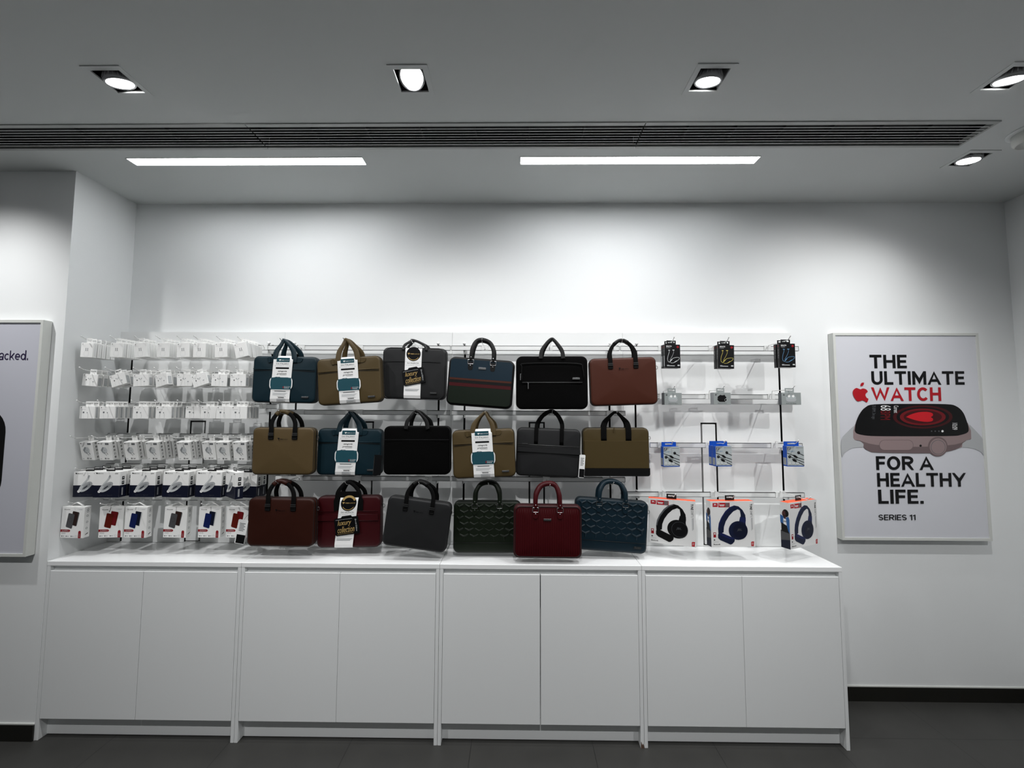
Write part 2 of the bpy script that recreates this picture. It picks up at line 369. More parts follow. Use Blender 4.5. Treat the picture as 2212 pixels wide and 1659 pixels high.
# linear air grilles
mat('grille_blade', (0.72, 0.73, 0.72), 0.5)
glab = ['dark slotted ceiling air grille running off the left edge of the photo', 'dark slotted ceiling air grille above the left light panel, the middle of the run', 'dark slotted ceiling air grille with its end visible at the right']
for i in range(3):
    x0, x1 = GX[i] + 0.002, GX[i + 1] - 0.002
    g = thing('air_grille', glab[i], 'air grille', ((x0 + x1) / 2, (GY0 + GY1) / 2, H), group='ceiling air grilles'); w = (x1 - x0) / 2; hh = (GY1 - GY0) / 2
    f = MB(); f.grid([-w, w], [-hh, hh], [(-w, w - (0.012 if i == 2 else 0), -hh + 0.019, hh - 0.014)], lambda u, v, t: (u, v, -0.004 + t), 0.02, 'grille_metal'); f.build('frame', g)
    bk = MB(); bk.box(-w + 0.001, w - 0.001, -hh + 0.012, hh - 0.01, 0.05, 0.06, 'grille_dark')
    for sgn in (-1, 1): bk.box(-w + 0.009, w - 0.009, sgn * (hh - 0.012) - 0.002, sgn * (hh - 0.012) + 0.002, 0.016, 0.05, 'grille_dark')
    for e in (-w + 0.001, w - 0.003): bk.box(e, e + 0.002, -hh + 0.012, hh - 0.01, 0.006, 0.05, 'grille_dark')
    bk.build('duct_lining', g)
    n = 8; a0, a1 = -hh + 0.019, hh - 0.014
    for k in range(1, n):
        y = a0 + (a1 - a0) * k / n; MB().box(-w + 0.001, w - (0.010 if i == 2 else 0.001), y - 0.0017, y + 0.0017, -0.003, -0.0015, 'grille_blade').build('blade', g)
    for k in range(1, 7): xx = -w + 2 * w * k / 7; MB().box(xx - 0.003, xx + 0.003, a0, a1, 0.030, 0.045, 'grille_dark').build('cross_brace', g)

# linear light panels
for i, (a, e) in enumerate(LP):
    g = thing('light_panel', ['glowing white linear ceiling light on the left, above the phone accessories', 'glowing white linear ceiling light on the right, above the laptop bags'][i], 'ceiling light', ((a + e) / 2, (LY0 + LY1) / 2, H), group='linear ceiling lights')
    w, hh = (e - a) / 2, (LY1 - LY0) / 2
    MB().grid([-w, w], [-hh, hh], [(-w + 0.003, w - 0.003, -hh + 0.003, hh - 0.003)], lambda u, v, t: (u, v, -0.002 + t), 0.012, 'frame_white').build('frame', g)
    MB().box(-w + 0.003, w - 0.003, -hh + 0.003, hh - 0.003, 0.001, 0.006, 'panel_glow').build('diffuser', g)

# recessed downlights: (aim point, power factor, cone degrees)
dlab = ['square recessed downlight beyond the left edge, over the left poster', 'square recessed downlight at the upper left, lamp tilted to the right', 'square recessed downlight glaring at the camera, second along the row',
        'square recessed downlight right of centre with its lamp tilted to the left', 'square recessed downlight cut off by the upper right edge', 'square recessed downlight beside the end of the air grille',
        'added unseen downlight overhead on the left, brightening the cabinet fronts', 'added unseen downlight overhead in the middle, brightening the cabinet fronts', 'added unseen downlight overhead on the right, brightening the cabinet fronts']
AIM = [((-2.75, 2.1, 0.9), 0.72, 118), ((-0.6, 2.45, 1.1), 0.46, 120), ((-0.3, 2.35, 0.85), 0.68, 122), ((0.3, 2.45, 1.1), 0.58, 120), ((1.7, 2.45, 1.05), 0.88, 122), ((1.75, 2.45, 1.2), 0.10, 104)]
AIM += [((x, 2.1, 0.55), 1.3, 84) for x in (-1.8, 0.0, 1.8)]  # added unseen row above the camera, put in to brighten the cabinet fronts
for i, (x, y) in enumerate(DL):
    g = thing('downlight', dlab[i], 'downlight', (x, y, H), group='recessed square downlights'); q = DS / 2
    MB().grid([-q, q], [-q, q], [(-q + 0.019, q - 0.019, -q + 0.019, q - 0.019)], lambda u, v, t: (u, v, -0.003 + t), 0.004, 'ceiling_paint').build('trim_frame', g)
    k = MB(); r = q - 0.018
    for p in ((-r, -r + 0.002, -r, r), (r - 0.002, r, -r, r), (-r, r, -r, -r + 0.002), (-r, r, r - 0.002, r)): k.box(*p, 0.002, 0.11, 'lamp_box')
    k.box(-r, r, -r, r, 0.11, 0.112, 'lamp_box'); k.build('housing', g)
    d = (Vector(AIM[i][0]) - Vector((x, y, H))).normalized() if i != 2 else Vector((0.05, -0.55, -1)).normalized(); c0 = Vector((0, 0, 0.012)) if i == 2 else Vector((0, 0, 0.0)) + d * 0.012
    if i != 2: d = Vector((d.x * 0.25, d.y * 0.55, d.z)).normalized()
    k = MB(); k.lathe([(0.030, -0.080), (0.038, -0.050), (0.0495, -0.012), (0.0495, -0.004), (0.0465, -0.001), (0.0425, -0.004)], 'lamp_ring', c0, d, 28)
    for a in range(22):
        an = 2 * math.pi * a / 22; u = d.orthogonal().normalized(); w = d.cross(u); rv = u * math.cos(an) + w * math.sin(an)
        k.tube([c0 - d * 0.048 + rv * 0.0405, c0 - d * 0.014 + rv * 0.0505], 0.0016, 'lamp_ring', 5)
    k.build('lamp_head', g)
    MB().lathe([(0.0, -0.0015), (0.030, -0.002), (0.043, -0.004)], 'lamp_lens', c0, d, 28).build('lens', g)
    L = bpy.data.lights.new('downlight_beam', 'SPOT'); L.energy = SPOT_W * AIM[i][1]; L.spot_size = R(AIM[i][2]); L.spot_blend = 1.0; L.shadow_soft_size = 0.022; L.color = (1, 1, 1)
    lo = bpy.data.objects.new('downlight_beam', L); COL.objects.link(lo); lo.parent = g; lo.location = c0 + d * 0.006
    lo.rotation_euler = (Vector(AIM[i][0]) - Vector((x, y, H))).to_track_quat('-Z', 'Y').to_euler()

# round ceiling fixture cut off by the right edge
dp = atz(2226, 283, H)
g = thing('ceiling_fixture', 'round white ceiling fixture cut off by the right edge of the photo', 'fixture', dp)
MB().lathe([(0.075, 0), (0.075, -0.006), (0.068, -0.010), (0.050, -0.011)], 'ceiling_paint', (0, 0, 0), Vector((0, 0, 1)), 28).build('base_ring', g)
MB().lathe([(0.060, -0.010), (0.058, -0.045), (0.050, -0.058), (0.046, -0.058), (0.040, -0.052), (0.001, -0.050)], 'frame_white', (0, 0, 0), Vector((0, 0, 1)), 28).build('body', g)

# ================================================================== posters
def frame_thing(label, x0, x1, z0, z1, Yw, Yf, bar):
    g = thing('framed_poster', label, 'poster', ((x0 + x1) / 2, Yw, z0)); ox = (x0 + x1) / 2
    f = MB(); a, c, d = x0 - ox, x1 - ox, z1 - z0; f.grid([a, c], [0, d], [(a + bar, c - bar, bar, d - bar)], lambda u, v, t: (u, Yf - Yw + t, v), Yw - Yf - 0.001, 'frame_white'); f.build('frame', g)
    return g, ox
# right poster
YPF = 2.411; YPP = YPF + 0.006
p = [at(1799, 719.4, YPF), at(2113, 719.4, YPF), at(1820, 1167.7, YPF), at(2145, 1167.7, YPF)]
rx0, rx1, rz1, rz0 = (p[0].x + p[2].x) / 2, (p[1].x + p[3].x) / 2, (p[0].z + p[1].z) / 2, (p[2].z + p[3].z) / 2
g, ox = frame_thing('white framed watch poster with bold black and red lettering, right of the counter', rx0, rx1, rz0, rz1, YB - 0.001, YPF, 0.014)
mat('poster_paper', '#cfd0d6', 0.3)
b = MB(); b.box(rx0 - ox + 0.012, rx1 - ox - 0.012, YPP - YB, YPP - YB + 0.004, 0.012, rz1 - rz0 - 0.012, 'poster_paper')
ZP = lambda a, c: (1760 + a / 3.19, 700 + c / 3.19)
NL = [0]
def pp(x, y, L=1):
    q = at(*ZP(x, y), YPP); return Vector((q.x - ox, YPP - YB - 0.0002 - 0.0003 * L - 0.000006 * NL[0], q.z - rz0))
def pol(pts, m, L=1, cm=0): 
    pts = [tuple(v)[:2] for v in catmull([(x, y, 0) for x, y in pts] + [(pts[0][0], pts[0][1], 0)], cm)][:-1] if cm else pts
    NL[0] += 1; b.sheet([pp(x, y, L) for x, y in pts], 'ink_' + m)
def ptext(t, x0, y0, x1, y1, m, L=4, wd=.16, rot=0, lean=.045):
    if rot:
        vs, fs, a, c, d, e = text_mesh(t, 0, 3); out = []
        for x, y in vs: u = (x - a) / (c - a); w = (e - y) / (e - d); out.append(pp(x0 + (x1 - x0) * (1 - w), y0 + (y1 - y0) * u, L))
        b.add(out, fs, 'ink_' + m); return
    Q, tw = stroke_text(t, wd); sx_ = (x1 - x0) / tw
    for q in Q: NL[0] += 1; b.sheet([pp(x0 + x * sx_ + y * (y1 - y0) * lean, y0 + (y1 - y0) * y, L) for x, y in q], 'ink_' + m)
for t, bx, m, wd in (('THE', (374, 212, 629, 305), 'ink', .192), ('ULTIMATE', (386, 325, 1026, 418), 'ink', .192), ('WATCH', (388, 436, 865, 530), 'red', .192), ('FOR A', (418, 910, 810, 1005), 'ink', .192),
                     ('HEALTHY', (425, 1025, 1032, 1120), 'ink', .192), ('LIFE.', (432, 1140, 744, 1237), 'ink', .192), ('SERIES 11', (436, 1312, 690, 1350), 'ink', .15)):
    ptext(t, *bx, m, wd=wd)
pol([(312, 450), (328, 444), (350, 450), (361, 466), (349, 478), (346, 492), (354, 508), (366, 516), (356, 540), (340, 531), (325, 526), (310, 530), (290, 531), (270, 508), (259, 480), (262, 456), (282, 441), (300, 446)], 'red', 4, 4)
pol([(311, 428), (313, 412), (322, 404), (336, 403), (334, 418), (324, 428)], 'red', 4)
pol([(268, 700), (220, 745), (180, 800), (184, 915), (205, 885), (250, 856), (300, 849), (331, 846), (332, 820), (312, 806), (275, 798)], 'band', 1, 3)
pol([(1060, 690), (1110, 740), (1159, 805), (1168, 912), (1140, 880), (1090, 858), (1040, 850), (1012, 848), (1014, 822), (1036, 804), (1072, 792)], 'band', 1, 3)
pol([(275, 690), (262, 735), (262, 785), (272, 799), (308, 803), (333, 825), (334, 848), (365, 872), (440, 886), (800, 890), (905, 880), (985, 856), (1010, 848), (1014, 822), (1036, 802), (1074, 792), (1072, 735), (1050, 680)], 'rose', 2, 0)
pol([(300, 800), (420, 832), (700, 846), (960, 830), (1040, 800), (1014, 822), (985, 856), (905, 880), (800, 890), (440, 886), (365, 872), (334, 848), (333, 825)], 'rose2', 2.5, 3)
pol([(272, 735), (280, 680), (305, 620), (345, 574), (410, 553), (660, 550), (900, 552), (970, 566), (1015, 605), (1040, 660), (1056, 720), (1046, 748), (1000, 764), (940, 771), (680, 773), (420, 772), (330, 765), (285, 753)], 'phone', 3, 4)
for rx, ry, m, L in ((205, 80, 'darkred', 3.4), (182, 68, 'phone', 3.6), (158, 58, 'darkred2', 3.8), (132, 46, 'darkred', 4.0)): pol(circ(740, 640, rx, 30, ry), m, L)
pol([(625, 640), (660, 622), (710, 608), (770, 605), (806, 615), (808, 632), (795, 641), (810, 652), (805, 668), (770, 674), (715, 668), (665, 655)], 'heart', 4.4, 3)
ptext('68', 449, 560, 520, 596, 'wtxt', 5, rot=1); ptext('BPM', 449, 600, 516, 660, 'darkred2', 5, rot=1); ptext('Current', 540, 562, 572, 612, 'wtxt', 5, rot=1)
ptext('75 BPM, 3m ago', 385, 560, 415, 655, 'dgrey', 5, rot=1); ptext('10:09', 942, 682, 978, 728, 'wtxt', 5, rot=1)
for i in range(4): pol(circ(800 + i * 25, 738, 8 if i == 3 else 5, 10), 'wtxt' if i == 3 else 'dgrey', 5)
q = rr(440, 675, -870, -798, 34); pol([(x, -y) for x, y in q], 'rose2', 4); q = rr(443, 672, -867, -801, 32); pol([(x, -y) for x, y in q], 'rose', 4.5)
pol(circ(725, 838, 8, 12), 'ink', 4); pol(circ(843, 844, 68, 34), 'rose2', 4); pol(circ(845, 846, 58, 30), 'rose', 4.5); pol(circ(845, 848, 50, 30), 'dgrey', 5); pol(circ(845, 848, 47, 30), 'rose', 5.5)
b.build('poster_print', g)
# left poster
YLF = 2.057
p = [at(94.7, 691, YLF), at(54, 1203, YLF)]
lx1 = (p[0].x + p[1].x) / 2; lz1, lz0 = p[0].z, p[1].z
g, ox = frame_thing('white framed grey poster cut off by the left edge, with purple lettering', lx1 - 0.88, lx1, lz0, lz1, YF - 0.001, YLF, 0.014)
mat('poster_grey', '#c2c3cc', 0.22)
b = MB(); b.box(lx1 - 0.868 - ox, lx1 - 0.012 - ox, YLF - YF + 0.007, YLF - YF + 0.011, 0.012, lz1 - lz0 - 0.012, 'poster_grey')
q0, q1 = at(-4, 757, YLF), at(58, 777.5, YLF); Q, tw = stroke_text('acked.', .13, .10)
for k, q in enumerate(Q): b.sheet([(q0.x - ox + x * (q1.x - q0.x) / tw, YLF - YF + 0.0065 - 0.000006 * k, q1.z - lz0 + (1 - y) * (q0.z - q1.z)) for x, y in q], 'ink_violet')
dc = at(-112, 985, YLF); o2 = rr(dc.x - ox - 0.24, dc.x - ox + 0.272, dc.z - lz0 - 0.24, dc.z - lz0 + 0.24, 0.12, 8)
b.sheet([(x, YLF - YF + 0.0065, z) for x, z in o2], 'ink_phone')
b.build('poster_print', g)

# ================================================================== cabinets
CABW = 'white_laminate'
mat('chip_wood', '#5a4335', 0.8)
cl = ['white two-door cabinet at the left end, under the phone accessories', 'white two-door cabinet second from the left, under the brown and maroon bags', 'white two-door cabinet third from the left, with a dark gap between its doors', 'white two-door cabinet at the right end, under the headphone boxes']
for i in range(4):
    x0, x1 = JX[i] + 0.0008, JX[i + 1] - 0.0008; w = x1 - x0
    g = thing('cabinet', cl[i], 'cabinet', (x0, YF, 0), group='white counter cabinets')
    TT = 0.022; z1 = CT - TT; BK = YP - YF - 0.001; sw = 0.0165
    MB().box(0, w, 0, BK, z1, CT, 'worktop_gloss', 0.0012).build('worktop', g)
    for a in (0, w - sw): MB().box(a, a + sw, 0.001, BK, 0, z1 - 0.0005, CABW, 0.001).build('side_panel', g)
    mb = MB(); mb.box(sw, w - sw, 0.022, 0.04, z1 - 0.035, z1 - 0.001, CABW); mb.build('top_rail', g)
    k = MB(); k.box(sw, w - sw, BK - 0.02, BK - 0.004, 0.1, z1 - 0.001, CABW); k.box(sw, w - sw, 0.05, BK - 0.02, 0.096, 0.106, CABW); k.build('carcass', g)
    gp = 0.0045 if i == 2 else 0.0015; dz0, dz1 = 0.1005, z1 - 0.024; mid = w / 2
    for a, c in ((sw + 0.0015, mid - gp / 2), (mid + gp / 2, w - sw - 0.0015)):
        MB().box(a, c, 0.0005, 0.0185, dz0, dz1, CABW, 0.0012).build('door', g)
    MB().box(sw, w - sw, 0.040, 0.056, 0.004, 0.105, CABW).build('kick_board', g)
    if i == 2: MB().prism([(w - sw + 0.001, 0.0), (w - 0.0005, 0.0), (w - 0.001, 0.012), (w - 0.006, 0.022), (w - 0.009, 0.014), (w - 0.014, 0.030), (w - sw + 0.001, 0.026)], -0.0004, 0.002, 'chip_wood').build('chipped_edge', g)

# ================================================================== display boards with slots
ul = [(411, 445), (778, 808), (1142, 1177), (1513, 1548)]
sl = [(284, 589.5), (644, 949.5), (1005, 1315), (1370.5, 1683)]
ZS = at(1005, 746, YP).z; ZU = at(1160, 911.5, YP).z; gw = 0.0055
slots_x = []
for i in range(4):
    x0, x1 = JX[i] + 0.0006, JX[i + 1] - 0.0006
    g = thing('display_board', 'white slotted wall board above the ' + ['left end cabinet, behind the phone accessories', 'second cabinet, behind the left half of the bags', 'third cabinet, behind the right half of the bags', 'right end cabinet, behind the headphones'][i], 'display board', ((x0 + x1) / 2, YP, CT), group='slotted display boards')
    ox = (x0 + x1) / 2; zz = PT - CT
    s = [at(px, 800 if i in (0, 3) and j == (0 if i == 0 else 1) else 741, YP).x - ox for j, px in enumerate(sl[i])]
    u = [at(px, 912, YP).x - ox for px in ul[i]]; slots_x += [s[0] + ox, s[1] + ox]
    hl = [(q - gw, q + gw, 0.004, ZS - CT) for q in s] + [(u[0], u[1], 0.004, ZU - CT)]
    MB().grid([x0 - ox, x1 - ox], [0.001, zz], hl, lambda a, c, t: (a, t, c), 0.020, 'panel_board').build('board', g)
    b = MB().box(x0 - ox, x1 - ox, 0.0215, YB - YP - 0.001, 0.001, zz, 'black_channel')
    for a_, c_, _z, top in hl:
        for q in (a_ + 0.0001, c_ - 0.0007): b.box(q, q + 0.0006, 0.0006, 0.0215, 0.004, top, 'black_channel')
        b.box(a_, c_, 0.0006, 0.0215, top - 0.0007, top - 0.0001, 'black_channel')
    b.build('slot_channel', g)
    MB().box(u[0] + 0.0095, u[1] - 0.0095, 0.0, 0.021, 0.012, ZU - CT - 0.009, 'panel_board').build('insert_strip', g)
    b = MB(); b.box(x0 - ox, x1 - ox, 0.0, 0.046, zz, zz + 0.0005, 'panel_board'); b.build('top_edge', g)

# ================================================================== rails
rails = []
def rail(label, x0, x1, py, brackets, group, pins=False):
    z = at(1116, py, YR).z; g = thing('display_rail', label, 'rail', ((x0 + x1) / 2, YR, z), group=group); ox = (x0 + x1) / 2; a, c = x0 - ox, x1 - ox
    MB().box(a, c, 0, 0.012, -0.0125, 0.0125, 'aluminium').build('bar', g)
    for sgn in (-1, 1): MB().box(a, c, -0.0008, 0.0128, sgn * 0.0125 - 0.0011, sgn * 0.0125 + 0.0011, 'dark_edge').build('edge_trim', g)  # chrome edge strips, coloured dark to paint in the reflection along them
    for e in (a, c): MB().box(e - 0.0012, e + 0.0012, -0.001, 0.013, -0.0135, 0.0135, 'chrome').build('end_cap', g)
    for bx in brackets:
        k = MB(); k.box(bx - ox - 0.004, bx - ox + 0.004, 0.0131, YP - YR + 0.012, -0.030, 0.0135, 'aluminium'); k.build('bracket', g)
        if pins:
            k = MB(); k.box(bx - ox - 0.0035, bx - ox + 0.0035, 0.010, 0.016, 0.0137, 0.022, 'dark_edge'); k.lathe([(0.001, -0.009), (0.0085, -0.006), (0.0095, 0.0), (0.0085, 0.006), (0.001, 0.009)], 'aluminium', (bx - ox, 0.012, 0.028), Vector((0, 1, 0)), 14); k.build('locking_pin', g)
    rails.append((x0, x1, z)); return z
sx_ = slots_x; xl0 = XL + 0.012; xa = at(598.5, 880, YR).x
x617, x975, x1340 = at(617, 752, YR).x, at(974, 752, YR).x, at(1339, 752, YR).x
T = 'rails of the bag wall'; A = 'rails of the accessory section'; E_ = 'rails of the headphone section'
ZR = {}
ZR['a1'] = rail('top silver rail of the accessory section on the left', xl0, x617 - 0.003, 752, sx_[0:2], A, True)
rail('top silver rail behind the teal and charcoal bags', x617 + 0.003, x975 - 0.003, 752, sx_[2:4], T, True)
rail('top silver rail behind the striped and black bags', x975 + 0.003, x1340 - 0.003, 752, sx_[4:6], T, True)
ZR['e1'] = rail('top silver rail carrying the black earphone boxes', x1340 + 0.003, at(1724.8, 752, YR).x, 752, sx_[6:8], E_, True)
for k, (py, n) in enumerate(((811, 'second'), (880, 'third'), (945, 'fourth'), (1011.5, 'fifth'), (1080, 'sixth and lowest'))): ZR['a%d' % (k + 2)] = rail(n + ' silver rail down in the accessory section on the left', xl0, xa, py, [sx_[0], sx_[1] - 0.0], A)
for py, n in ((892, 'middle'), (1035, 'lower')):
    xs = at(608 if n == 'middle' else 591, py, YR).x; xm = at(974 if n == 'middle' else 973, py, YR).x
    if n == 'lower': pass
    ZR['t' + n] = rail(n + ' silver rail of the left half of the bag wall', max(xs, xa + 0.006), xm - 0.003, py, sx_[2:4], T)
    rail(n + ' silver rail of the right half of the bag wall', xm + 0.003, at(1350.5, py, YR).x, py, sx_[4:6], T)
for py, n, l, r in ((855.5, 'second', 1418, 1728.5), (960, 'third', 1404, 1733), (1066, 'lowest', 1354, 1737.6)):
    ZR['e' + n] = rail(n + ' silver rail of the headphone section, right of the bags', at(l, py, YR).x, at(r, py, YR).x, py, [b for b in sx_[6:8] if b > at(l, py, YR).x], E_)

# ================================================================== hooks
def hook(label, x, z, zr, ytip, group, up=0.016, upl=0.030, mt='chrome', rad=0.0021):
    g = thing('display_hook', label, 'hook', (x, YR, zr), group=group)
    MB().box(-0.019, 0.019, -0.0045, -0.0015, -0.0135, 0.0155, 'clear_clip', 0.0008).box(-0.019, 0.019, -0.0045, 0.0126, 0.0140, 0.0158, 'clear_clip').build('clip', g)
    dy = ytip - YR; dz = z - zr
    path = [(0, -0.0035, -0.011), (0, -0.006, min(dz - 0.003, 0.0)), (0, -0.012, dz - 0.001), (0, -0.03, dz), (0, dy + upl + 0.012, dz), (0, dy + upl, dz + 0.001), (0, dy + upl * 0.5, dz + up * 0.45), (0, dy, dz + up)]
    pth = catmull(path, 3); k = MB(); k.sweep(pth, rad, rad, mt, 7, 2, Vector((1, 0, 0))); k.build('wire', g)
    MB().lathe([(0.0005, -0.003), (0.0024, -0.0022), (0.0032, 0), (0.0024, 0.0022), (0.0005, 0.003)], mt, (0, dy, dz + up), Vector((0, -1, 0.5)), 10).build('tip', g)
    return g

# ================================================================== laptop bags
DK = 0.36
DKS = dict(teal=.72, charcoal=.55, brown=.72, darkbrown=.75, maroon=.9, blue=.85, green=.75, navyblue=.8, forest=.8, red=1.0, black=.6)
def leather(n, c, r=0.48, b='noise', bs=0.12, sc=420): return mat('leather_' + n, tuple(v * DK * DKS.get(n, 1) for v in S(c)), r, bump=b, bs=bs, scale=sc, spec=0.25)
leather('teal', '#194656'); leather('khaki', '#7a6640'); leather('charcoal', '#4e4f51'); leather('tan', '#836c45'); leather('olive', '#6f5d36')
leather('brown', '#80402a'); leather('darkbrown', '#582413'); leather('maroon', '#5c0916'); leather('red', '#640814', b='wave', bs=0.25, sc=22); leather('green', '#20301a'); leather('blue', '#15394a')
leather('black', '#060607', 0.55); leather('navyblue', '#143f55'); leather('cherry', '#640814'); leather('forest', '#142a14')
mat('webbing', '#030303', 0.8, spec=0.12, bump='noise', bs=0.2, scale=900); mat('nylon', '#020202', 0.85, spec=0.08, bump='noise', bs=0.2, scale=900)
mat('seam_dark', '#0a0a0a', 0.6); mat('gunmetal', (0.16, 0.16, 0.16), 0.3, 0.9); mat('steel', (0.6, 0.6, 0.6), 0.25, 1.0)
mat('paper_white', '#efefee', 0.5); mat('barcode', '#3a3a3a', 0.6)

def slab(mb, w, h, d, r, m, bulge=0.005, e=0.012, n=7):
    """soft case body: rounded outline, rolled edges and a slightly pillowed front and back"""
    rings = []
    E = 5
    def outl(ins, k, y): return [(x * k, y, z * k) for x, z in rr(-w / 2 + ins, w / 2 - ins, -h / 2 + ins, h / 2 - ins, max(r - ins, 0.004), n)]
    for k in (0.15, 0.45, 0.7, 0.88): rings.append(outl(e, k, d / 2 + bulge * (1 - k ** 2)))
    for i in range(E + 1): a = math.pi / 2 * i / E; rings.append(outl(e * (1 - math.sin(a)), 1, d / 2 - e + e * math.cos(a)))
    for i in range(E + 1): a = math.pi / 2 * (1 - i / E); rings.append(outl(e * (1 - math.sin(a)), 1, -d / 2 + e - e * math.cos(a)))
    for k in (0.88, 0.7, 0.45, 0.15): rings.append(outl(e, k, -d / 2 - bulge * (1 - k ** 2)))
    N = len(rings[0]); vs = [v for q in rings for v in q]; fs = []
    for a in range(len(rings) - 1):
        for i in range(N): j = (i + 1) % N; fs.append((a * N + i, a * N + j, (a + 1) * N + j, (a + 1) * N + i))
    fs += [tuple(range(N)), tuple(range(len(vs) - 1, len(vs) - N - 1, -1))]
    mb.add(vs, fs, m, True)
def outline_tube(mb, w, h, r, y, rad, m, ins=0.004): mb.tube([(x, y, z) for x, z in rr(-w / 2 + ins, w / 2 - ins, -h / 2 + ins, h / 2 - ins, r - ins, 6)], rad, m, 6, True)

def sleeve(g, style, w, h, d, sx, sw, shear=0.0):
    """printed paper band round the bag"""
    yf = -d / 2 - (0.0125 if style == 'V2' else 0.0075); z1, z0 = h / 2 + 0.002, -h / 2 - 0.002
    prof = [(0.0, z1), (-d * 0.34, z1), (yf + 0.004, z1 - 0.007), (yf, z1 - 0.022), (yf, z0 + 0.022), (yf + 0.004, z0 + 0.007), (-d * 0.34, z0), (0.0, z0)]
    sh = lambda z: sx + shear * z / h
    b = MB(); vs = []; n = len(prof)
    for y, z in prof: vs += [(sh(z) - sw / 2, y, z), (sh(z) + sw / 2, y, z), (sh(z) + sw / 2, y + 0.0006, z), (sh(z) - sw / 2, y + 0.0006, z)]
    fs = []
    for i in range(n - 1):
        for k in range(4): k2 = (k + 1) % 4; fs.append((i * 4 + k, i * 4 + k2, i * 4 + 4 + k2, i * 4 + 4 + k))
    b.add(vs, fs, 'paper_white')
    f = Face(b, (sh(z1) - sw / 2, yf, z1), (sw, 0, 0), (-shear, 0, -(z1 - z0)), (0, -1, 0))
    if style == 'I':
        f.rect(.16, .045, .84, .135, 'teal'); f.poly([(.28, .085), (.38, .080), (.40, .092), (.35, .105), (.34, .118), (.31, .100)], 'white', 2); f.text('VARD', .40, .090, .56, .104, 'white', 2, .03); f.text('LANCE', .57, .090, .80, .104, 'white', 2)
        f.text('DA ITALIANO', .17, .155, .83, .19, 'dgrey', 2, 0); f.text('BUSINESS CASE', .10, .208, .88, .226, 'mgrey', 2, 0, sp=1.5)
        f.rect(.16, .247, .84, .283, 'ink'); f.text('categoria', .28, .31, .74, .355, 'ink', 2, 0.01, shear=.35); f.text('premium', .24, .365, .74, .41, 'ink', 2, 0.01, shear=.35); f.line([(.4, .418), (.74, .414)], .008, 'ink', 2)
        f.rect(.20, .745, .78, .757, 'dgrey', 2)
        for k in range(3): f.rect(.12, .785 + k * .02, .88 - .06 * k, .796 + k * .02, 'lgrey', 2)
        f.rect(.36, .86, .82, .866, 'mgrey', 2)
        for k in range(12): f.rect(.42 + k * .026, .872, .433 + k * .026 + (.006 if k % 3 == 0 else 0), .896, 'ink', 2)
        for k in range(3): f.rect(.34, .908 + k * .013, .80 - .1 * (k % 2), .915 + k * .013, 'mgrey', 2)
        for k in range(9): f.rect(.36 + k * .05, .955, .385 + k * .05, .968, 'ink', 2)
        b.build('paper_sleeve', g)
        p = MB(); px0, px1 = sx + sw * (-.59) + shear * .0, sx + sw * .59; pz1, pz0 = z1 - (z1 - z0) * .44, z1 - (z1 - z0) * .735
        o = shear * (-.1)
        p.prism([(x + o, z) for x, z in rr(px0, px1, pz0, pz1, 0.026, 6)], yf - 0.0012, yf - 0.0003, 'paper_white'); y = yf - 0.0012
        F = Face(p, (px0 + o, y, pz1), (px1 - px0, 0, 0), (0, 0, -(pz1 - pz0)), (0, -1, 0)); F.rect(.06, .09, .94, .93, 'teal', 1, 0); 
        p.sheet([(x + o, y - 0.0006, z) for x, z in rr(px0 + .005, px1 - .005, pz0 + .005, pz1 - .005, .022, 6)], 'ink_teal')
        F.poly([(.22, .09), (.28, .03), (.44, .03), (.46, .08)], 'teal', 3); F.rect(.30, .05, .42, .065, 'lgrey', 4); F.rect(.60, .71, .635, .85, 'pillred', 4); F.text('POUCH', .66, .70, .90, .77, 'wtxt', 4); F.text('INSIDE', .66, .79, .86, .86, 'wtxt', 4)
        p.build('pouch_picture', g)
    else:
        k = sw / (z1 - z0)
        f.poly(circ(.5, .13, .43, 28, .43 * k), 'ink'); f.poly([(.14, .115), (.25, .108), (.29, .122), (.23, .133), (.21, .150), (.18, .130)], 'gold', 2); f.text('VARD', .31, .118, .54, .138, 'gold', 2, .03); f.text('LANCE', .56, .118, .86, .138, 'gold', 2)
        pts = [(.5 + .36 * math.cos(R(a)), .13 + .36 * k * math.sin(R(a))) for a in range(35, 146, 10)]; f.line([(x, y * 1.0) for x, y in pts], .03, 'gold', 2)
        if style == 'V2': f.line([(.5 + .36 * math.cos(R(a)), .13 + .36 * k * math.sin(R(a))) for a in range(205, 336, 10)], .12, 'gold', 2)
        f.text('DA VALENCIA', .14, .29, .84, .32, 'dgrey', 2); f.text('BUSINESS CASE', .08, .338, .86, .354, 'mgrey', 2, sp=1.5)
        for q in range(3): f.rect(.08, .80 + q * .016, .92 - .05 * q, .808 + q * .016, 'mgrey', 2)
        b.build('paper_sleeve', g)
        p = MB(); cw, ch = sw * 1.33, sw * .93; p.M = Matrix.Translation((sx + shear * -.08 + sw * .08, yf - 0.004, z1 - (z1 - z0) * .56)) @ Matrix.Rotation(R(-12 if style == 'V' else -7), 4, 'Y')
        o = rr(-cw / 2, cw / 2, -ch / 2, ch / 2, 0.006, 4); p.prism(o, -0.0006, 0.0006, 'gloss_black'); p.prism([(-cw * .22, ch / 2 - .001), (-cw * .16, ch / 2 + .008), (cw * .2, ch / 2 + .008), (cw * .26, ch / 2 - .001)], -0.0006, 0.0006, 'gloss_black')
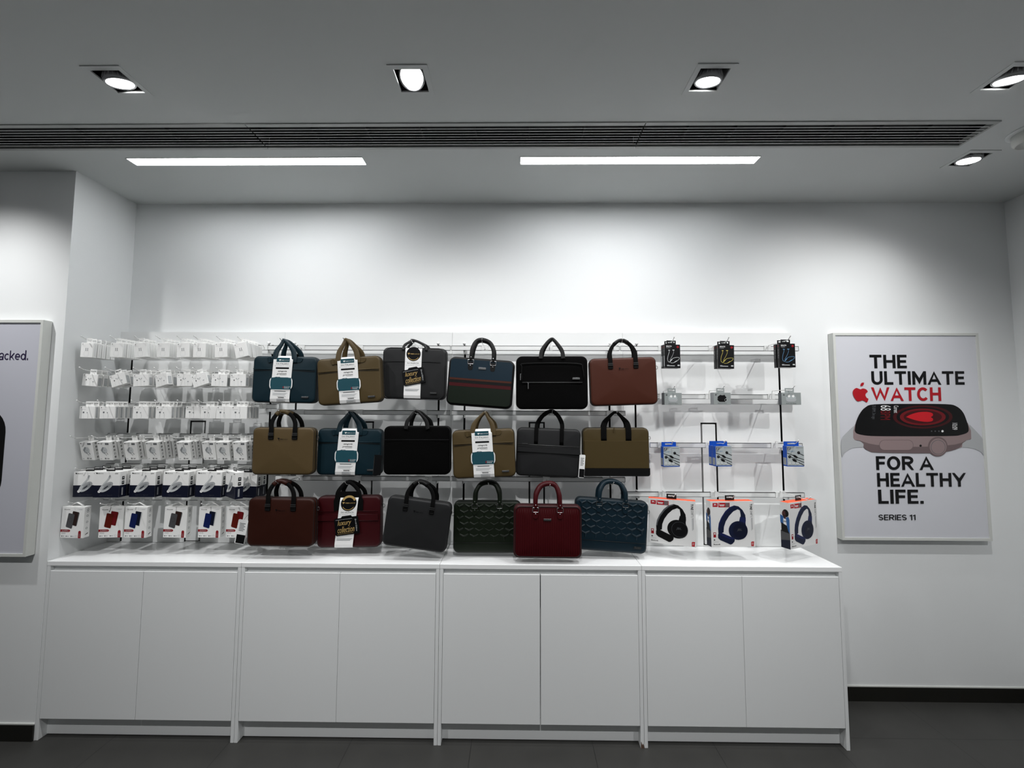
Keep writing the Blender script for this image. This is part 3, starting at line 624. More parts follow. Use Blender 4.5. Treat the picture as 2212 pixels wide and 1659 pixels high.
        F = Face(p, (-cw / 2, -0.0006, ch / 2), (cw, 0, 0), (0, 0, -ch), (0, -1, 0)); F.text('luxury', .12, .14, .70, .52, 'gold', 2, 0.0, 2, .4); F.text('collection', .10, .50, .80, .86, 'gold', 2, 0.0, 2, .4); F.line([(.06, .10), (.74, .10)], .008, 'lgrey', 2); F.line([(.08, .92), (.74, .92)], .008, 'gold', 2); F.text('Special Edition', .84, .14, .92, .86, 'lgrey', 2, 0, 1, .3, 90)
        p.build('swing_tag', g)

def straps(g, w, h, d, hx, ax, az, m, wd=0.016, base=-0.03, buckle=False, wrap=None, nm='handle', narrow=.62, vee=0.0):
    """two flat handles meeting over the hook"""
    for s, y0 in ((1, -d / 2 - 0.0045), (-1, d / 2 + 0.0045)):
        T = h / 2; y1 = -0.010 if s > 0 else 0.012; zt = az - wd * narrow * .5
        dx = 0.0 if s > 0 else 0.008
        pts = [(-hx + dx, y0, T + base), (-hx + dx, y0, T - .012), (-hx * (.98 - .12 * vee) + dx + ax * .1, y0 * .75 + y1 * .25, T + (zt - T) * .30), (-hx * (.72 - .30 * vee) + dx * (1 - .5 * vee) + ax * .3, y0 * .4 + y1 * .6, T + (zt - T) * .70), (-hx * (.30 - .18 * vee) + dx * .5 + ax * .7, y1, T + (zt - T) * .95), (ax, y1, zt),
               (hx * (.30 - .18 * vee) + dx * .5 + ax * .7, y1, T + (zt - T) * .95), (hx * (.72 - .30 * vee) + dx * (1 - .5 * vee) + ax * .3, y0 * .4 + y1 * .6, T + (zt - T) * .70), (hx * (.98 - .12 * vee) + dx + ax * .1, y0 * .75 + y1 * .25, T + (zt - T) * .30), (hx + dx, y0, T - .012), (hx + dx, y0, T + base)]
        pth = catmull(pts, 4); n = len(pth)
        A = lerp_list([wd / 2, wd / 2, wd / 2 * .95, wd / 2 * narrow * 1.1, wd / 2 * narrow, wd / 2 * narrow, wd / 2 * narrow, wd / 2 * narrow * 1.1, wd / 2 * .95, wd / 2, wd / 2], n); B = lerp_list([.0022, .0022, .003, .005, .007, .008, .007, .005, .003, .0022, .0022], n)
        o = MB(); o.sweep(pth, A, B, m, 10, 4.0); hd = o.build(nm, g)
        if wrap:
            q = MB(); k0, k1 = int(n * .32), int(n * .68); q.sweep(pth[k0:k1], [a + .0016 for a in A[k0:k1]], [v + .0016 for v in B[k0:k1]], wrap, 10, 4.0); q.build('grip_wrap', hd)
        if buckle and s > 0:
            for sx in (-1, 1):
                q = MB(); x = sx * hx
                for zz in (T - .030, T - .038): q.box(x - wd * .56, x + wd * .56, y0 - .0046, y0 - .001, zz - .0025, zz + .0015, 'gunmetal')
                q.build('buckle', hd)
                q = MB(); q.prism(rr(x - wd * .55, x + wd * .55, T + base - .010, T + base + .010, .002), y0 - .0034, y0 + .003, m); q.box(x - wd * .45, x + wd * .45, y0 - .0040, y0 - .0034, T + base - .006, T + base - .005, 'gunmetal'); q.build('strap_end', hd)

def round_handles(g, w, h, d, hx, ax, az, m, metal='steel', rad=0.0115, tabs=.048):
    for s, y0 in ((1, -d / 2 - .006), (-1, d / 2 + .006)):
        T = h / 2; y1 = -0.012 if s > 0 else 0.012; zt = az - rad
        pts = [(-hx, y0, T - .016), (-hx, y0 * .9 + y1 * .1, T + (zt - T) * .16), (-hx * .93 + ax * .05, y0 * .6 + y1 * .4, T + (zt - T) * .52), (-hx * .60 + ax * .45, y1, T + (zt - T) * .88), (ax, y1, zt), (hx * .60 + ax * .45, y1, T + (zt - T) * .88), (hx * .93 + ax * .05, y0 * .6 + y1 * .4, T + (zt - T) * .52), (hx, y0 * .9 + y1 * .1, T + (zt - T) * .16), (hx, y0, T - .016)]
        pth = catmull(pts, 5); n = len(pth); A = lerp_list([rad * .85, rad * .9, rad, rad, rad, rad, rad, rad * .9, rad * .85], n); B = lerp_list([.004, .007, rad * .8, rad * .9, rad * .9, rad * .9, rad * .8, .007, .004], n)
        hd = MB().sweep(pth, A, B, m, 12, 2.3).build('handle', g)
        if s > 0:
            for sx in (-1, 1):
                x = sx * hx
                q = MB(); q.prism(rr(x - .0125, x + .0125, T - tabs - .018, T - .020, (.003, .003, .011, .011)), y0 - .0025, y0 + .004, m, .0012); q.build('handle_tab', hd)
                q = MB(); q.tube([(xx, y0 - .002, zz) for xx, zz in rr(x - .0150, x + .0150, T - .033, T - .011, .004, 3)], .0016, metal, 6, True); q.build('ring', hd)
                for zz in (T + .002, T - .041):
                    q = MB(); q.lathe([(.0032, 0), (.0025, .0012), (.0005, .0018)], metal, (x, y0 - (.0028 if zz < T - .02 else .0075), zz), Vector((0, -1, 0)), 10); q.build('rivet', hd)

def plate(g, x, z, y, m='steel', w=.036, hh=.0085, nm='name_plate'):
    q = MB(); q.box(x - w / 2, x + w / 2, y - .002, y + .004, z - hh / 2, z + hh / 2, m, .0008)
    Face(q, (x - w / 2, y - .002, z + hh / 2), (w, 0, 0), (0, 0, -hh), (0, -1, 0)).text('VARD LANCE', .12, .28, .88, .74, 'dgrey', 1); q.build(nm, g)
def logo(g, z, y, m='ink', x=0.0):
    q = MB(); F = Face(q, (x - .026, y, z + .007), (.052, 0, 0), (0, 0, -.014), (0, -1, 0)); F.poly([(0, .1), (.18, .0), (.24, .2), (.17, .42), (.14, .9), (.08, .4)], m, 1); F.text('VARD', .26, .30, .58, .68, m, 1, .03); F.text('LANCE', .62, .30, 1.0, .68, m, 1); q.build('logo', g)
def seam(mb, w, z, y, m, r=.0016, x0=None, x1=None): mb.tube([(x0 if x0 is not None else -w / 2 + .006, y, z), (x1 if x1 is not None else w / 2 - .006, y, z)], r, m, 6)
def dring(g, w, h, d, sx, m='gunmetal', dz=.045):
    q = MB(); x = sx * (w / 2 + .0035); z = h / 2 - dz; q.box(min(x, sx * w / 2 - sx * .004), max(x, sx * w / 2 - sx * .004), -.006, .006, z - .008, z + .004, 'seam_dark'); q.tube([(x + sx * (.0055 - .0055 * math.cos(a)), 0.0, z - .010 + .009 * math.sin(a)) for a in [2 * math.pi * i / 12 for i in range(12)]], .0013, m, 5, True); q.build('d_ring', g)
def hang_tag(g, x, z, y, w, hh, rot, dark=False):
    q = MB(); q.M = Matrix.Translation((x, y, z)) @ Matrix.Rotation(R(rot), 4, 'Y'); q.prism(rr(-w / 2, w / 2, -hh, 0, .005, 3), 0, .0012, 'gloss_black' if dark else 'paper_white')
    F = Face(q, (-w / 2, 0, 0), (w, 0, 0), (0, 0, -hh), (0, -1, 0))
    if dark: F.line([(.04, .06), (.04, .94)], .02, 'dgrey', 1)
    else:
        for k in range(6): F.rect(.2, .14 + k * .06, .8 - .12 * (k % 2), .165 + k * .06, 'dgrey')
        F.rect(.1, .62, .98, .98, 'ink')
    q.tube([(0, .0006, -.004), (.004, .008, .012), (.006, .02, .02)], .0006, 'seam_dark', 4); q.build('hang_tag', g)
def quilt(mb, w, z0, z1, y, m):
    """raised three-armed stars in staggered rows"""
    px, pz = .052, .030; row = 0; z = z1 - .014
    while z > z0 + .012:
        x = -w / 2 + .024 + (px / 2 if row % 2 else 0)
        while x < w / 2 - .016:
            for a, L in ((R(28), .026), (R(152), .026), (R(270), .019)):
                dx, dz = math.cos(a), math.sin(a); nx, nz = -dz * .0058, dx * .0058; e = (x + dx * L, z + dz * L)
                ex = max(-w / 2 + .012, min(w / 2 - .012, e[0])); ez = max(z0 + .002, min(z1 - .001, e[1]))
                mx_, mz_ = (x + ex) / 2, (z + ez) / 2
                mb.add([(x - nx, y, z - nz), (x + nx, y, z + nz), (ex + nx * .6, y, ez + nz * .6), (ex - nx * .6, y, ez - nz * .6), (x, y - .0026, z), (ex * .85 + x * .15, y - .0022, ez * .85 + z * .15)], [(0, 1, 4), (1, 2, 5, 4), (2, 3, 5), (3, 0, 4, 5)], m, False)
            x += px
        z -= pz; row += 1

BAGS = []
def bag(label, q, ap, hxp, style, Yf=2.145, d=0.052, hookdx=0, short=False, body='leather_teal', hlabel='', dyaw=0):
    TL, TR, BL, BR = (at(q[i], q[i + 1], Yf) for i in (0, 2, 4, 6))
    c = (TL + TR + BL + BR) / 4; w = ((TR - TL).length + (BR - BL).length) / 2 - .004; h = ((TL - BL).length + (TR - BR).length) / 2
    ux = (TR - TL) + (BR - BL); th = -math.atan2(ux.z, ux.x); Y = Yf + d / 2
    g = thing('laptop_bag', label, 'bag', (c.x, Y, c.z), (0, th, R(dyaw)), group='laptop bags on the wall')
    A = at(ap[0], ap[1], Y); l = Matrix.Rotation(-th, 4, 'Y') @ (A - Vector((c.x, Y, c.z))); ax, az = l.x, l.z
    hx = hxp / 2 * Y / FPX; y = -d / 2 - .003; r = .028 if style not in ('B4', 'B5') else .032; T = h / 2
    mb = MB(); slab(mb, w, h, d, r, body); pm = MB(); rim = 'seam_dark'
    if style == 'IT':
        seam(mb, w, T - h * .285, y - .002, body, .0022); seam(pm, w, T - h * .315, y - .0012, rim, .0010)
        for s in (-1, 1): mb.prism(rr(s * (hx + .020) - .022, s * (hx + .020) + .022, T - .034, T - .008, (.004, .004, .018, .018)), y - .0012, y + .004, body, .001)
        tb = MB(); tb.prism(rr(-hx - .034, -hx - .021, T - .036, T - .006, .003), y - .004, y + .002, body, .001); tb.build('loop_tab', g)
        plate(g, w / 2 - .052, -T + .030, y - .001, 'gunmetal')
    elif style == 'B3':
        seam(mb, w, T - h * .27, y - .003, body, .0016, -w / 2 + .004, w / 2 - .03); outline_tube(pm, w - .03, h, r, -d / 2 + .001, .0018, rim, .001); plate(g, w / 2 - .062, -T + .034, y - .002, 'gunmetal')
    elif style == 'B4':
        e = .011; F = lambda z0, z1, rr_: rr(-w / 2 + e, w / 2 - e, z0, z1, rr_)
        z_ = [T - e, T - h * .435, T - h * .475, T - h * .535, T - h * .605, -T + e]
        for k, (m, rad) in enumerate((('leather_navyblue', (.018, .018, 0, 0)), ('leather_brown', 0), ('leather_black', 0), ('leather_cherry', 0), ('leather_forest', (0, 0, .018, .018)))): o = MB(); o.prism(F(z_[k + 1] + .0003, z_[k], rad), y - .0045 - .0002 * (k % 2), y + .006, m); o.build('leather_band', g)
        plate(g, .004, T - .052, y - .0065, 'steel', .038, .011)
    elif style == 'B5':
        o = MB(); o.tube(catmull([(-w / 2 + .03, y - .004, T - h * .50), (-w / 2 + .03, y - .004, T - h * .22), (-w / 2 + .05, y - .004, T - h * .145), (w / 2 - .06, y - .004, T - h * .145), (w / 2 - .028, y - .004, T - h * .24), (w / 2 - .020, y - .004, T - h * .44)], 4), .0022, 'leather_black', 6); o.build('pocket_piping', g)
        o = MB(); o.box(-w / 2 + .03, w / 2 - .03, y - .0042, y + .002, -.0025, .0025, 'seam_dark'); o.tube([(-w / 2 + .03, y - .0044, 0), (w / 2 - .03, y - .0044, 0)], .0007, 'gunmetal', 5); o.build('zipper', g)
        for xx, zz in ((-w / 2 + .022, .045), (-w / 2 + .062, .0)): o = MB(); o.box(xx - .002, xx + .002, y - .0075, y - .0035, zz - .034, zz, 'steel', .0008); o.build('zip_pull', g)
        plate(g, w / 2 - .062, .020, y - .005, 'steel', .038, .009)
    elif style == 'SL':
        logo(g, T - .060, y - .0048, 'ink')
    elif style == 'B9':
        seam(mb, w, T - h * .28, y - .003, 'leather_charcoal', .0009)
    elif style == 'B11':
        zz = T - h * .335; mb.prism([(-w / 2 + .004, zz), (w / 2 - .004, zz - .004), (w / 2 - .004, zz - .046), (-w / 2 + .004, zz - .040)], y - .006, y + .004, body, .0025)
        o = MB(); o.tube([(-w / 2 + .008, y - .0066, zz - .002), (w / 2 - .008, y - .0066, zz - .006)], .0013, 'gunmetal', 5); o.build('zipper', g)
        o = MB(); o.box(-w / 2 + .028, -w / 2 + .058, y - .009, y - .006, zz - .0012, zz + .003, 'gunmetal', .0008); o.build('zip_pull', g); seam(pm, w, zz - .014, y - .0064, rim, .0008)
    elif style == 'B12':
        zz = T - h * .272; mb.prism(rr(-w / 2 + .006, w / 2 - .006, -T + h * .16, zz, .001), y - .0055, y + .004, body, .0018)
        o = MB(); o.prism(rr(-w / 2 + .0005, w / 2 - .0005, -T - .001, -T + h * .16, (.0, .0, .012, .012)), y - .0062, d / 2 + .002, 'leather_black', .002); o.build('base_panel', g)
        o = MB(); o.prism([(-.012, T + .002), (-.008, T + .003), (-.011, T - .024), (-.014, T - .024)], y - .004, y, 'leather_olive'); o.build('zip_pull', g)
    elif style == 'B14':
        for k, zz in enumerate((T - h * .285, T - h * .355, T - h * .47)): seam(mb, w, zz, y - .0032, body, .0016, -w / 2 + .010, w / 2 - .010)
        mb.prism(rr(-w / 2 + .010, w / 2 - .010, T - h * .47, T - h * .355, .001), y - .0042, y + .003, body, .001)
        o = MB(); o.prism([(-hx - .014, T - .075), (-hx - .016, T - .02), (-hx + .006, T + .026), (hx - .006, T + .026), (hx + .020, T - .02), (hx + .018, T - .072), (.02, T - .068), (0, T - .01), (-.02, T - .06)], y - .0055, y - .003, 'webbing', .001); o.build('trolley_band', g)
    elif style in ('QG', 'QB'):
        zb = -T + h * .205; qb = MB(); quilt(qb, w - .012, zb, T - .012, y - .0005, body); qb.build('quilted_pattern', g)
        seam(pm, w, zb, y - .001, rim, .0009, -w / 2 + .008, w / 2 - .008)
        if style == 'QB':
            plate(g, w / 2 - .048, -T + .030, y - .0006, 'seam_dark', .038, .010); o = MB(); o.box(w / 2 - .067, w / 2 - .029, y - .0036, y - .002, -T + .034, -T + .037, 'steel'); o.build('plate_bar', g)
        seam(mb, w, T - .014, y + .002, body, .0012, 0, .0004)
    elif style == 'RD':
        for k in range(27):
            xx = -w / 2 + .022 + (w - .044) * k / 26; kk = lambda q: y + .003 - .005 * (1 - max(abs(xx) / (w / 2), abs(q) / (h / 2)) ** 2) - .0002
            mb.tube([(xx, kk(q), q) for q in [(-h / 2 + .022) + (h - .044) * j / 8 for j in range(9)]], .0008, body, 5)
        plate(g, -.002, T - .070, y - .003, 'gunmetal', .038, .010); outline_tube(pm, w - .012, h - .012, r, -d / 2 - .001, .0016, rim, .002)
    bo = mb.build('body', g)
    outline_tube(pm, w, h, r, -d / 2 + .006, .0014, rim, .0018); outline_tube(pm, w, h, r, d / 2 - .006, .0014, rim, .0018); pm.build('piping', g)
    z = MB(); o = [(x, z_) for x, z_ in rr(-w / 2 - .0004, w / 2 + .0004, -h / 2 - .0004, h / 2 + .0004, r, 6)]; z.sweep([(x, 0, zz) for x, zz in o], .0006, .0045, 'seam_dark', 6, 4, closed=True); z.build('zip_track', g)
    # hook under the handle
    BAGS.append((A, Y, Yf, d, hlabel, hookdx)); return g, w, h, d, hx, ax, az
def finish(t, kind, m='webbing', **k):
    g, w, h, d, hx, ax, az = t
    (straps if kind == 's' else round_handles)(g, w, h, d, hx, ax, az, m, **k); return t

# top row
t = finish(bag('teal laptop bag with a white paper sleeve, top row, far left', (546, 768, 684, 771, 542, 869, 683, 871), (614, 732), 42, 'IT', body='leather_teal'), 's', 'leather_teal', wd=.028, narrow=.6, base=-.035, vee=1.0); sleeve(t[0], 'I', t[1], t[2], t[3], -.010, .101, .010)
t = finish(bag('tilted khaki laptop bag with a white paper sleeve, top row between teal and charcoal bags', (682.5, 776, 821.6, 767, 686, 877, 826, 867.5), (748, 731), 42, 'IT', Yf=2.133, body='leather_khaki'), 's', 'leather_khaki', wd=.028, narrow=.6, base=-.035, vee=1.0); sleeve(t[0], 'I', t[1], t[2], t[3], 0.0, .104, -.004)
t = finish(bag('charcoal laptop bag with a slanted black gold-lettered tag, top row', (822.5, 750, 965, 753, 826, 860.6, 963, 864), (892, 733), 50, 'B3', Yf=2.192, body='leather_charcoal'), 's', 'leather_charcoal', wd=.014, narrow=.9, base=-.004, vee=.9); sleeve(t[0], 'V', t[1], t[2], t[3], -.004, .088, .0)
t = finish(bag('striped teal, red and green laptop bag with round black handles', (969.8, 769, 1113, 780, 962, 873.6, 1106.5, 884.5), (1042, 730.5), 48, 'B4', Yf=2.14, body='leather_black'), 'r', 'leather_black')
t = finish(bag('large black laptop bag with a silver plate and zip pull, top row', (1115, 769, 1271, 769, 1113, 884, 1271, 884), (1192, 730), 48, 'B5', Yf=2.145, body='nylon', d=.058), 's', 'leather_black', wd=.022, narrow=.7, base=-.012, vee=.7)
t = finish(bag('reddish brown laptop bag with buckled black straps, top row, far right', (1273.6, 775, 1418, 769.4, 1275, 877, 1423, 873.6), (1341, 733), 54, 'SL', Yf=2.15, body='leather_brown'), 's', 'webbing', wd=.0225, narrow=.6, base=-.048, buckle=True, wrap='leather_black'); dring(t[0], t[1], t[2], t[3], 1)
# middle row
t = finish(bag('plain tan laptop bag with black straps, middle row, far left', (546.7, 923.4, 678, 923, 541.5, 1025, 675, 1027.6), (611, 885), 50, 'SL', Yf=2.14, body='leather_tan', dyaw=2), 's', 'webbing', wd=.0235, narrow=.75, base=-.052, buckle=True, wrap='leather_khaki'); dring(t[0], t[1], t[2], t[3], 1)
t = finish(bag('teal laptop bag with a white paper sleeve, middle row beside the black bag', (686, 924.5, 825, 927.5, 681.5, 1027, 823.5, 1027.6), (757, 888), 44, 'IT', Yf=2.198, body='leather_teal'), 's', 'leather_teal', wd=.028, narrow=.6, base=-.035, vee=1.0); sleeve(t[0], 'I', t[1], t[2], t[3], -.008, .104, .016); hang_tag(t[0], t[1] / 2 - .012, -.012, -t[3] / 2 - .009, .042, .105, 3, True)
t = finish(bag('all-black soft laptop bag with a single thin seam, middle row', (829, 921, 972, 920, 825.5, 1025.4, 974, 1026.5), (899, 885), 46, 'B9', Yf=2.15, body='nylon', d=.06), 's', 'leather_black', wd=.022, narrow=.6, base=-.014, vee=.8)
t = finish(bag('khaki laptop bag with a white paper sleeve, middle row, right of the black bag', (975, 930, 1115, 924.5, 978, 1035, 1112, 1029.7), (1049, 888), 44, 'IT', Yf=2.135, body='leather_khaki'), 's', 'leather_khaki', wd=.026, narrow=.5, base=-.035, vee=1.0); sleeve(t[0], 'I', t[1], t[2], t[3], -.004, .104, -.006)
t = finish(bag('charcoal laptop bag with a zipped front flap and black straps, middle row', (1117, 922.5, 1257, 929, 1112, 1027.6, 1252, 1033), (1192, 885), 54, 'B11', Yf=2.192, body='leather_charcoal'), 's', 'webbing', wd=.0215, narrow=.8, base=-.082, vee=.25, wrap='leather_black'); hang_tag(t[0], t[1] / 2 + .010, -.002, -t[3] / 2 - .012, .030, .118, 2)
t = finish(bag('olive laptop bag with a black bottom panel, middle row, far right', (1259.5, 924.5, 1402.7, 923.4, 1257.5, 1027, 1405, 1028.7), (1329, 888), 52, 'B12', Yf=2.205, body='leather_olive'), 's', 'webbing', wd=.030, narrow=.45, base=-.068, vee=.7); dring(t[0], t[1], t[2], t[3], 1, 'steel')
# bottom row
t = finish(bag('dark brown laptop bag with black straps, bottom row, far left', (533, 1075, 679, 1077.5, 533, 1180.6, 677, 1182.7), (605, 1035), 54, 'SL', Yf=2.13, body='leather_darkbrown'), 's', 'webbing', wd=.0235, narrow=.75, base=-.052, buckle=True, wrap='leather_darkbrown'); dring(t[0], t[1], t[2], t[3], 1); hang_tag(t[0], -t[1] / 2 - .020, .010, -t[3] / 2 + .002, .050, .120, 8)
t = finish(bag('maroon laptop bag with a black gold-lettered tag and black straps, bottom row', (685.5, 1073, 823, 1071, 680.5, 1183.8, 822, 1182.7), (752, 1037.5), 48, 'B14', Yf=2.188, body='leather_maroon'), 's', 'webbing', wd=.022, narrow=.8, base=-.066, vee=.4); sleeve(t[0], 'V2', t[1], t[2], t[3], -.006, .094, .030); dring(t[0], t[1], t[2], t[3], 1)
t = finish(bag('charcoal laptop bag hanging at a slant with black straps, bottom row', (837, 1071, 976, 1088, 824, 1176, 963, 1197), (908, 1037), 56, 'SL', Yf=2.125, body='leather_charcoal'), 's', 'webbing', wd=.0215, narrow=.75, base=-.052, buckle=True, wrap='leather_black'); dring(t[0], t[1], t[2], t[3], 1)
t = finish(bag('dark green quilted laptop bag with round handles, left of the red bag', (980, 1083, 1126, 1084, 976.5, 1194.7, 1127, 1195), (1056, 1036.5), 52, 'QG', Yf=2.19, body='leather_green'), 'r', 'leather_green', metal='gunmetal')
t = finish(bag('deep red ribbed laptop bag with red round handles, in front of its neighbours', (1109.7, 1089.4, 1260, 1093.5, 1106.8, 1206.6, 1256, 1206.4), (1187, 1039), 51, 'RD', Yf=2.105, d=.05, body='leather_red'), 'r', 'leather_red', metal='steel')
t = finish(bag('dark blue quilted laptop bag with round handles, bottom row, far right', (1245, 1074.5, 1398, 1084.5, 1236, 1186, 1401.6, 1198.5), (1322, 1034.5), 55, 'QB', Yf=2.175, body='leather_blue'), 'r', 'leather_blue', metal='gunmetal'); dring(t[0], t[1], t[2], t[3], 1)
rown = ['top', 'middle', 'bottom']; zrow = [ZR['a1'], ZR['tmiddle'], ZR['tlower']]
bn = ['teal', 'tilted khaki', 'charcoal', 'striped', 'large black', 'reddish brown', 'tan', 'teal', 'all-black', 'khaki', 'charcoal', 'olive', 'dark brown', 'maroon', 'slanted charcoal', 'green quilted', 'deep red', 'blue quilted']
for i, (A, Y, Yf, d, hl, dx) in enumerate(BAGS):
    drop = .024 if i in (3, 15, 16, 17) else .017
    hook('chrome display hook holding the ' + bn[i] + ' bag in the ' + rown[i // 6] + ' row', A.x, A.z - drop - .002, zrow[i // 6], Yf - .012, 'bag hooks', .014, .024)

# ================================================================== hanging boxes
def tab(mb, w, hh, m, y=0.0, z0=-.004, slot=(.4, .38)):
    """euro-slot hang tab, hole at the origin"""
    mb.grid([-w / 2, w / 2], [z0 - .0, hh], [(-w * slot[0], w * slot[0], -.0035, .0035)], lambda u, v, t: (u, y + t, v), .0008, m); return mb
def carton(w, d, h, t, col, bev=.0008):
    mb = MB(); mb.box(-w / 2, w / 2, -d / 2, d / 2, -t - h, -t, col, bev)
    F = Face(mb, (-w / 2, -d / 2, -t), (w, 0, 0), (0, 0, -h), (0, -1, 0)); Rr = Face(mb, (w / 2, -d / 2, -t), (0, d, 0), (0, 0, -h), (1, 0, 0)); L = Face(mb, (-w / 2, d / 2, -t), (0, -d, 0), (0, 0, -h), (-1, 0, 0)); T = Face(mb, (-w / 2, d / 2, -t), (w, 0, 0), (0, -d, 0), (0, 0, 1))
    return mb, F, Rr, L, T
def apple(F, x, y, s, m='ink'): F.disc(x, y, s, m, 1, 10); F.disc(x + s * .35, y - s * 1.1 * F.W / F.H, s * .35, m, 1, 6)
BIG = (0, 0, -50)
def proto(name, mb, tabmb=None, tabname='hang_tab'):
    o = mb.build(name); 
    if tabmb: tabmb.build(tabname, o)
    o.location = BIG; return o

# adapter box
W1, D1, H1, T1 = .066, .021, .077, .016
mb, F, Rr, L, T = carton(W1, D1, H1, T1, 'ink_white'); apple(F, .13, .10, .032); F.text('USB-C', .10, .17, .26, .20, 'mgrey'); F.text('Power Adapter', .10, .215, .40, .245, 'mgrey')
for x in (.42, .56): F.rect(x - .022, .36, x + .022, .52, 'grey'); F.rect(x - .022, .36, x + .022, .39, 'dgrey', 2); F.rect(x - .035, .52, x + .055, .54, 'dgrey', 2)
F.line([(.30, .66), (.31, .84), (.36, .92), (.62, .92), (.67, .84), (.68, .66), (.62, .585), (.36, .585), (.30, .66)], .010, 'lgrey')
Rr.line([(.5, .1), (.5, .9)], .06, 'lgrey'); t_ = tab(MB(), .030, .010, 'ink_paper', 0, -T1); P_ADAPT = proto('adapter_box', mb, t_)
# earphone box (wide)
W2, D2, H2, T2 = .082, .026, .064, .016
mb, F, Rr, L, T = carton(W2, D2, H2, T2, 'ink_white'); apple(F, .10, .12, .028); F.text('EarPods', .09, .22, .25, .27, 'dgrey')
F.poly(circ(.26, .50, .032, 10, .055), 'ink', 1); F.line([(.265, .55), (.28, .95)], .008, 'lgrey')
F.line([(.38, .36), (.42, .42), (.50, .44), (.55, .37)], .022, 'grey'); F.disc(.40, .36, .03, 'mgrey', 2, 8); F.disc(.55, .36, .03, 'mgrey', 2, 8); F.line([(.50, .44), (.53, .95)], .009, 'lgrey')
F.rect(.68, .58, .77, .66, 'mgrey'); F.line([(.72, .66), (.73, .95)], .008, 'lgrey')
Rr.rect(.2, .30, .8, .92, 'mgrey'); Rr.rect(.28, .34, .72, .88, 'lgrey', 2); L.rect(.2, .30, .8, .92, 'mgrey'); t_ = tab(MB(), .036, .010, 'ink_paper', 0, -T2); P_EAR = proto('earphone_box', mb, t_)
# cable earphone box (third row)
mb, F, Rr, L, T = carton(W2, D2 * .9, H2 * 1.02, T2, 'ink_white'); apple(F, .11, .12, .028); F.text('Lightning to Headphone', .09, .25, .44, .30, 'dgrey')
F.rect(.22, .43, .33, .56, 'grey'); F.rect(.245, .46, .305, .53, 'dgrey', 2); F.line([(.275, .56), (.28, .75), (.30, .96)], .010, 'lgrey'); F.line([(.56, .95), (.58, .75), (.55, .62), (.52, .55)], .012, 'mgrey'); F.poly(circ(.515, .52, .032, 10, .05), 'grey', 2)
Rr.rect(.28, .10, .72, .92, 'mgrey'); Rr.rect(.36, .14, .64, .88, 'lgrey', 2); t_ = tab(MB(), .044, .010, 'ink_paper', 0, -T2); P_AUX = proto('headphone_adapter_box', mb, t_)
# charger box
W4, D4, H4, T4 = .070, .034, .099, .020
mb, F, Rr, L, T = carton(W4, D4, H4, T4, 'ink_paper'); F.poly([(.06, .06), (.13, .05), (.14, .09), (.10, .12)], 'ink'); F.text('VARD LANCE', .15, .06, .38, .095, 'ink'); F.rect(.60, .05, .86, .15, 'dgrey'); F.text('20W', .65, .07, .81, .13, 'mgrey')
F.poly([(.20, .44), (.36, .27), (.62, .30), (.66, .47), (.46, .66), (.30, .58)], 'mgrey'); F.poly([(.20, .44), (.36, .27), (.46, .30), (.32, .50), (.30, .58)], 'grey', 2); F.poly([(.46, .30), (.62, .30), (.70, .42), (.66, .56), (.52, .60), (.36, .48)], 'lgrey', 2)
F.line([(.42, .56), (.60, .74)], .035, 'grey', 3); F.line([(.58, .55), (.70, .66)], .035, 'grey', 3); F.disc(.52, .44, .025, 'dgrey', 4, 8); F.line([(.66, .62), (.72, .68)], .03, 'ink', 4)
F.disc(.47, .905, .062, 'ink', 1); F.poly([(.45, .885), (.51, .905), (.45, .925)], 'paper', 2); F.text('GaN', .58, .875, .76, .935, 'ink', 1, .03); F.rect(.08, .90, .20, .93, 'mgrey')
for k in range(5):
    Rr.disc(.5, .10 + k * .19, .15 if k != 3 else .15, 'ink', 1, 12)
    if k == 3: Rr.disc(.5, .10 + k * .19, .10, 'paper', 2, 12)
    else: Rr.rect(.44, .085 + k * .19, .56, .115 + k * .19, 'paper', 2)
    Rr.rect(.25, .165 + k * .19, .75, .175 + k * .19, 'mgrey', 2)
t_ = tab(MB(), .030, .0055, 'ink_paper', D4 * .42, -T4, (.3, .38)); P_CHG = proto('charger_box', mb, t_)
# cable box
W5, D5, H5, T5 = .134, .036, .130, .012
mb, F, Rr, L, T = carton(W5, D5, H5, T5, 'ink_white')
for q in (F, Rr, L): q.rect(0.0, .535, 1.0, 1.0, 'navy', 1)
F.poly([(.06, .045), (.12, .04), (.135, .075), (.10, .095)], 'ink', 2); F.text('VARD', .135, .055, .22, .085, 'ink', 2, .03); F.text('LANCE', .225, .055, .36, .085, 'ink', 2); F.text('60W', .80, .05, .93, .09, 'ink', 2, .03)
def loop(rx, rz, n=26, c=(.50, .595), ro=36): return [(c[0] + rx * math.cos(t) * math.cos(R(ro)) + rz * math.sin(t) * math.sin(R(ro)), c[1] - rx * math.cos(t) * math.sin(R(ro)) + rz * math.sin(t) * math.cos(R(ro))) for t in [2 * math.pi * i / n for i in range(n)]]
F.line([(.60, .22), (.52, .34), (.40, .48), (.29, .62), (.25, .72)], .06, 'lgrey', 3); F.poly([(.555, .22), (.60, .135), (.645, .155), (.61, .24)], 'mgrey', 4); F.poly([(.60, .135), (.645, .155), (.63, .185), (.585, .165)], 'grey', 5)
lo_, li_ = loop(.295, .135), loop(.20, .062, c=(.52, .59))
for i in range(26):
    j = (i + 1) % 26; F.poly([lo_[i], lo_[j], li_[j], li_[i]], 'lgrey' if 5 < i < 18 else 'mgrey', 4)
